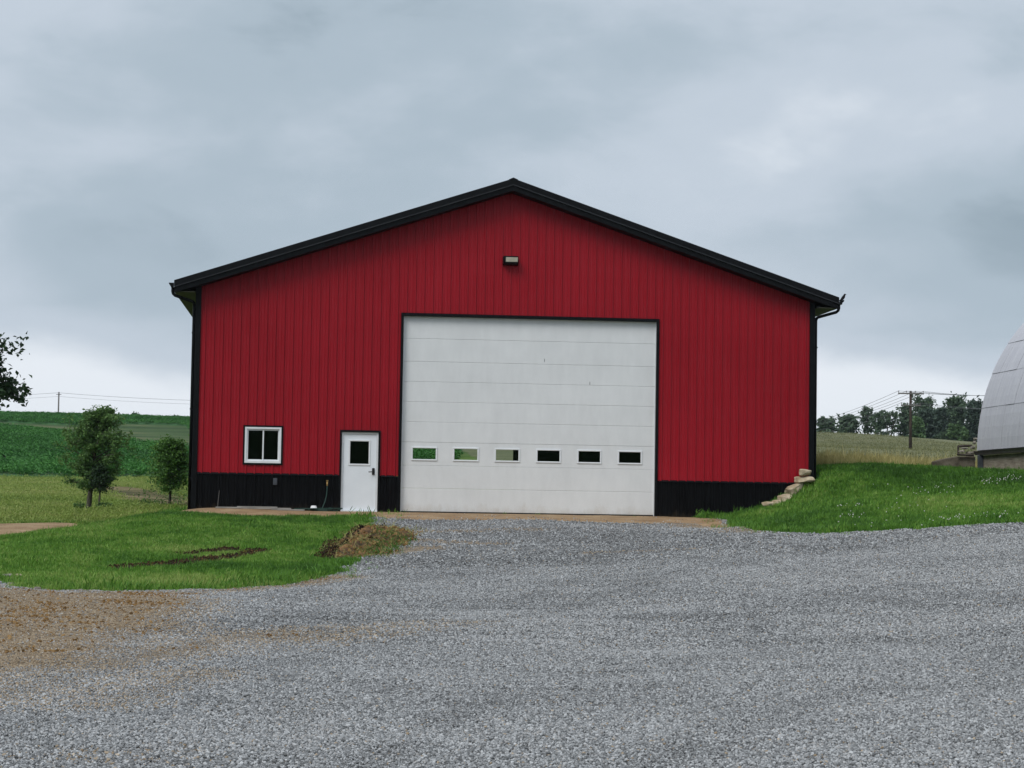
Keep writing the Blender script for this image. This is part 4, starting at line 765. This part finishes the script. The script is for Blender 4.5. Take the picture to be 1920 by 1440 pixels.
# taller grass along walls and edges
x, y, z = rand_pts(90000, -14, 17, -24, 9, lambda x, y: lawn_ok(x, y) & (((gsd(x, y) > -.30) & (rng.random(len(x)) < .4)) | ((segdist(x, y, W2(4.9, -.2), W2(6.3, -.2)) < .25)) | ((segdist(x, y, W2(15, 8), ra[:2]) < .5)) | (segdist(x, y, W2(-8.4, .2), W2(-8.9, 8)) < .5)), 6)
scatter('edge_grass', np.stack([x, y, z], 1), 1.1+.8*rng.random(len(x)), .38+.2*fbm(x, y, 2, 3), bl, .3, seed=6)
x, y, z = rand_pts(30000, -14, 17, -24, 0, lambda x, y: inview(x, y) & barnfree(x, y) & (y < -.3) & (gsd(x, y) > .0) & (gsd(x, y) < .75*rng.random(len(x))**2.2) & (moundd(x, y) > .8) & (rng.random(len(x)) < .45), 8)
scatter('edge_tufts', np.stack([x, y, z+.01], 1), .45+.7*rng.random(len(x)), .3+.4*rng.random(len(x)), bl, .4, seed=8)
x, y, z = rand_pts(2500, 4.1, 6, -.42, -.1, lambda x, y: (fbm(x*1.3, y*.1, 66, 3) > .25) & ~((x > -2.9) & (x < 4.05)) & ~((x > -5.3) & (x < -3.3)), 9)
scatter('wall_foot_weeds', np.stack([x, y, z+.02], 1), .5+.9*rng.random(len(x)), .2+.4*rng.random(len(x)), bl, .4, seed=9)
# clover heads
fl = [bpy.data.objects.new('clover_head', rock_mesh('clover_head', .045, .045, .04, 5, 1, 1.0, .1))]; fl[0].data.materials.append(M['flower'])
cp = []
for (a, b2, wd, n) in (((1830, 912), (1915, 902), 5, 110), ((1745, 984), (1900, 972), 4, 150), ((1570, 957), (1610, 955), 3, 30), ((1575, 978), (1615, 970), 4, 40), ((1680, 930), (1790, 922), 6, 50), ((1580, 985), (1920, 900), 30, 90)):
    a, b2 = np.array(a), np.array(b2)
    for _ in range(n):
        q = a+(b2-a)*rng.random()+rng.normal(size=2)*np.array([6, wd*.6]); p = hit(*q)
        if lawn_ok(p[:1], p[1:2])[0]: cp.append(p+np.array([0, 0, .10+.03*rng.random()]))
cp = np.array(cp); cp = cp[rng.random(len(cp)) < .34]; scatter('clover_flowers', cp, .5+.5*rng.random(len(cp)), rng.random(len(cp)), fl, .3, seed=7)
# gravel stones
pb_ = []
for k in range(5):
    me = rock_mesh('pebble', 1, .74, .62, 500+k, 1, .75, .25); me.materials.append(M['pebble']); pb_.append(bpy.data.objects.new('pebble', me))
TRK = []
for pts in ([(1980, 1130), (1500, 1075), (1150, 1030), (1020, 985)], [(1980, 1180), (1500, 1110), (1120, 1050), (980, 990)], [(-60, 1330), (400, 1205), (760, 1160), (1150, 1075), (1160, 985)], [(-60, 1400), (420, 1262), (800, 1200), (1230, 1090), (1190, 990)], [(600, 1500), (1000, 1290), (1500, 1200), (1980, 1230)], [(1200, 1500), (1300, 1390), (1600, 1300), (1980, 1290)]):
    w3 = [h2(*q) for q in pts]; TRK += list(zip(w3[:-1], w3[1:]))
def trackf(x, y): return np.exp(-(np.minimum.reduce([segdist(x+.25*fbm(x*.5, y*.5, 90, 2), y, a, b_) for a, b_ in TRK])/.22)**2)*np.clip(.75+1.2*fbm(x*.7, y*.7, 91, 3), 0, 1)
def stones(name, n, d0, d1, smin, smax, seed, lo=0.0):
    r = np.random.default_rng(seed); d = np.sqrt(r.uniform(d0*d0, d1*d1, n)); u = r.uniform(-.172, .365, n); x = C[0]+u*d; y = C[1]+d
    k = (gsd(x, y) > lo-.10*r.random(n)) & (y < -.3); x, y = x[k], y[k]; X = x; dv = dirt_f(x, y); z = terr(x, y)+np.clip(gsd(x, y)*.12, -.06, .02)+.012*fbm(x*.25, y*2.2, 31, 3)*np.clip(gsd(x, y), 0, 1)
    trk = trackf(x, y); wear = np.clip(fbm(x*.6, y*.6, 77, 4)*2.0-.55, 0, 1); rr = r.random(len(x)); brown = rr < np.clip((dv-.15)*1.15+.05*wear+.08*trk, .014, .9)
    g = .05+.50*r.beta(2.0, 1.9, len(x))+.10*fbm(x*.4, y*.4, 71, 4)-.02*trk+.045; tint = np.where(brown, .64+.3*r.beta(2, 2.4, len(x)), np.clip(g, .03, .56))
    s = smin+(smax-smin)*r.beta(1.6, 4, len(x)); s = s*np.where(brown & (dv > .5), .8, 1)
    keep = (r.random(len(x)) > np.clip((dv-.4)*1.2, 0, .5)) & (r.random(len(x)) > np.maximum(np.maximum(wear*.12, trk*.08), np.clip(ssd(x, y)*2+.3, 0, .93)))
    s = s*np.where(dv > .5, .75, 1)*(1-.28*trk-.15*wear)
    return scatter(name, np.stack([x, y, z+s*.2], 1)[keep], s[keep], tint[keep], pb_, .55, seed=seed)
stones('gravel_stones', 330000, 10.5, 22, .014, .048, 11)
stones('gravel_stones_beyond', 330000, 22, 38, .018, .056, 12)
stones('gravel_stones_by_barn', 110000, 38, 54, .03, .075, 13)
# soil mound torn out of the lawn edge, with clods and dry grass
ax = M2-M1; al = np.linalg.norm(ax); ax /= al; ay = np.array([-ax[1], ax[0]])
nu, nv = 44, 24; V = []
for i in range(nu):
    for j in range(nv):
        u, v2 = (i/(nu-1)-.5)*2, (j/(nv-1)-.5)*2; p = (M1+M2)/2+ax*u*(al/2+.3)+ay*v2*.85; e = max(0, 1-u*u)*max(0, 1-v2*v2)
        hgt = .21*e**.7*(1+1.1*float(fbm(p[0]*2.3, p[1]*2.3, 9, 4)))-.05; V.append((p[0], p[1], tz(p[0], p[1])+hgt))
F = [(i*nv+j, (i+1)*nv+j, (i+1)*nv+j+1, i*nv+j+1) for i in range(nu-1) for j in range(nv-1)]
mo = empty('soil_mound', (0, 0, 0)); tag(mo, 'heap of torn brown soil and turf at the lawn edge before the overhead door', 'soil heap')
m, t, b = newmat('mound_soil'); v = coords(t); L(t, ramp(t, math_(t, 'ADD', math_(t, 'MULTIPLY', noise(t, v, 2.2, 6), .6), math_(t, 'MULTIPLY', noise(t, v, 16, 4), .4)), [(.34, (.025, .018, .011)), (.46, (.09, .046, .018)), (.58, (.23, .12, .042)), (.72, (.34, .205, .085))]), b.inputs['Base Color']); b.inputs['Roughness'].default_value = 1; bump(t, b, noise(t, v, 14, 6), 1, .06); M['mound'] = m
link('earth', np_mesh('earth', V, F, M['mound'], True), mo)
VA = np.array(V)
ck = []
for k in range(4):
    me = rock_mesh('clod', 1, .8, .65, 600+k, 1, .8, .35); me.materials.append(M['clod']); ck.append(bpy.data.objects.new('clod', me))
i = rng.integers(0, len(VA), 900); q = VA[i]+rng.normal(size=(900, 3))*np.array([.08, .08, .01]); dm_ = (q[:, :2]-(M1+M2)/2)@ay
o = scatter('clods', q, .03+.17*rng.beta(1.3, 3, 900), np.clip(.62-.55*(dm_ > .35)+rng.normal(size=900)*.15, 0, 1), ck, .5, seed=21, free=True); o.parent = mo
i = rng.integers(0, len(VA), 420); q = VA[i]+rng.normal(size=(420, 3))*np.array([.08, .08, .005])
sc = [blade_clump('straw_clump', 6, .09, .018, .08, 2.4, M['straw'], 90+k) for k in range(3)]
o = scatter('dry_turf', q, .45+.5*rng.random(420), .05+.3*rng.random(420), sc, .9, seed=22); o.parent = mo
dm2 = (VA[:, :2]-(M1+M2)/2)@ay; dmu = (VA[:, :2]-(M1+M2)/2)@ax; i = np.where((dm2 < -.25) & (dmu < .1*al))[0]; i = rng.choice(i, 130); q = VA[i]+rng.normal(size=(130, 3))*np.array([.1, .08, .005])
gc = [blade_clump('torn_turf_clump', 10, .10, .014, .06, 1.0, M['blade'], 95+k) for k in range(2)]
o = scatter('green_turf', q, .7+.5*rng.random(130), .0+.2*rng.random(130), gc, .6, seed=23); o.parent = mo
# dark clods in the rut and along the cut lawn edge
x, y, z = rand_pts(60000, -10.5, -1, -24, -5, lambda x, y: (rsd(x, y) > -.05) | ((moundd(x, y) < .78+.15*np.sin(x*9)) & (moundd(x, y) > .4) & ((np.stack([x, y], 1)-(M1+M2)/2)@ay > .2)), 31)
scatter('dark_clods', np.stack([x, y, z+.02+.05*rng.random(len(x))*(rsd(x, y) > .03)+.10*rng.random(len(x))*(moundd(x, y) < 1.1)], 1), .02+.10*rng.beta(1.2, 4.5, len(x)), .10+.32*rng.random(len(x)), ck, .5, seed=24, free=True)
x, y, z = rand_pts(60000, -14, -4, -34, -18, lambda x, y: (dirt_f(x, y) > .5+.35*rng.random(len(x))) & (gsd(x, y) > -.1) & (rng.random(len(x)) < .10+.6*(fbm(x*1.2, y*1.2, 93, 3) > .2)), 33)
scatter('dirt_clods', np.stack([x, y, z+.02], 1), .02+.10*rng.beta(1.1, 5, len(x)), .38+.45*rng.random(len(x)), ck, .5, seed=27, free=True)
# stones and dirt lumps where lawn meets the dirt on the left
for k, (px, py, wd, lab) in enumerate([(33, 1085, .17, 'pale rounded stone on dark soil at the lawn edge'), (14, 1087, .20, None), (70, 1108, .13, None), (52, 1096, .11, None), (92, 1106, .10, None), (125, 1104, .09, None), (20, 1099, .12, None), (150, 1110, .10, None)]):
    p = hit(px, py); rock('field_stone', (p[0], p[1], p[2]+wd*.2), (wd, wd*.8, wd*.6), 800+k, M['grey_stone'] if lab is None else M['stone'], (0, 0, k), lab or 'small brown stone or dirt lump where the lawn meets the bare dirt', 'stone', None if lab else 'small stones along the dirt edge', sub=2)
a, b2 = hit(-40, 1083)[:2], hit(45, 1088)[:2]; x = a[0]+(b2[0]-a[0])*rng.random(500); y = a[1]+(b2[1]-a[1])*rng.random(500)+rng.normal(size=500)*.22
scatter('soil_lumps', np.stack([x, y, terr(x, y)+.01], 1), .04+.12*rng.beta(1.3, 4, 500), .1+.25*rng.random(500), ck, .5, seed=25, free=True)

# ================================================================== air
m, t, b = newmat('haze'); t.nodes.remove(b); pv = N(t, 'ShaderNodeVolumePrincipled'); pv.inputs['Color'].default_value = (.80, .88, .96, 1); pv.inputs['Density'].default_value = .00012; pv.inputs['Anisotropy'].default_value = .3
L(t, pv.outputs[0], t.nodes['Material Output'].inputs['Volume'])
tag(MB().box(-1700, 1700, -1700, 1700, float(min(o_.min() for o_ in [np.array([v_.co.z for v_ in ground.data.vertices])]))-1, 32).build('haze', m), kind='stuff')
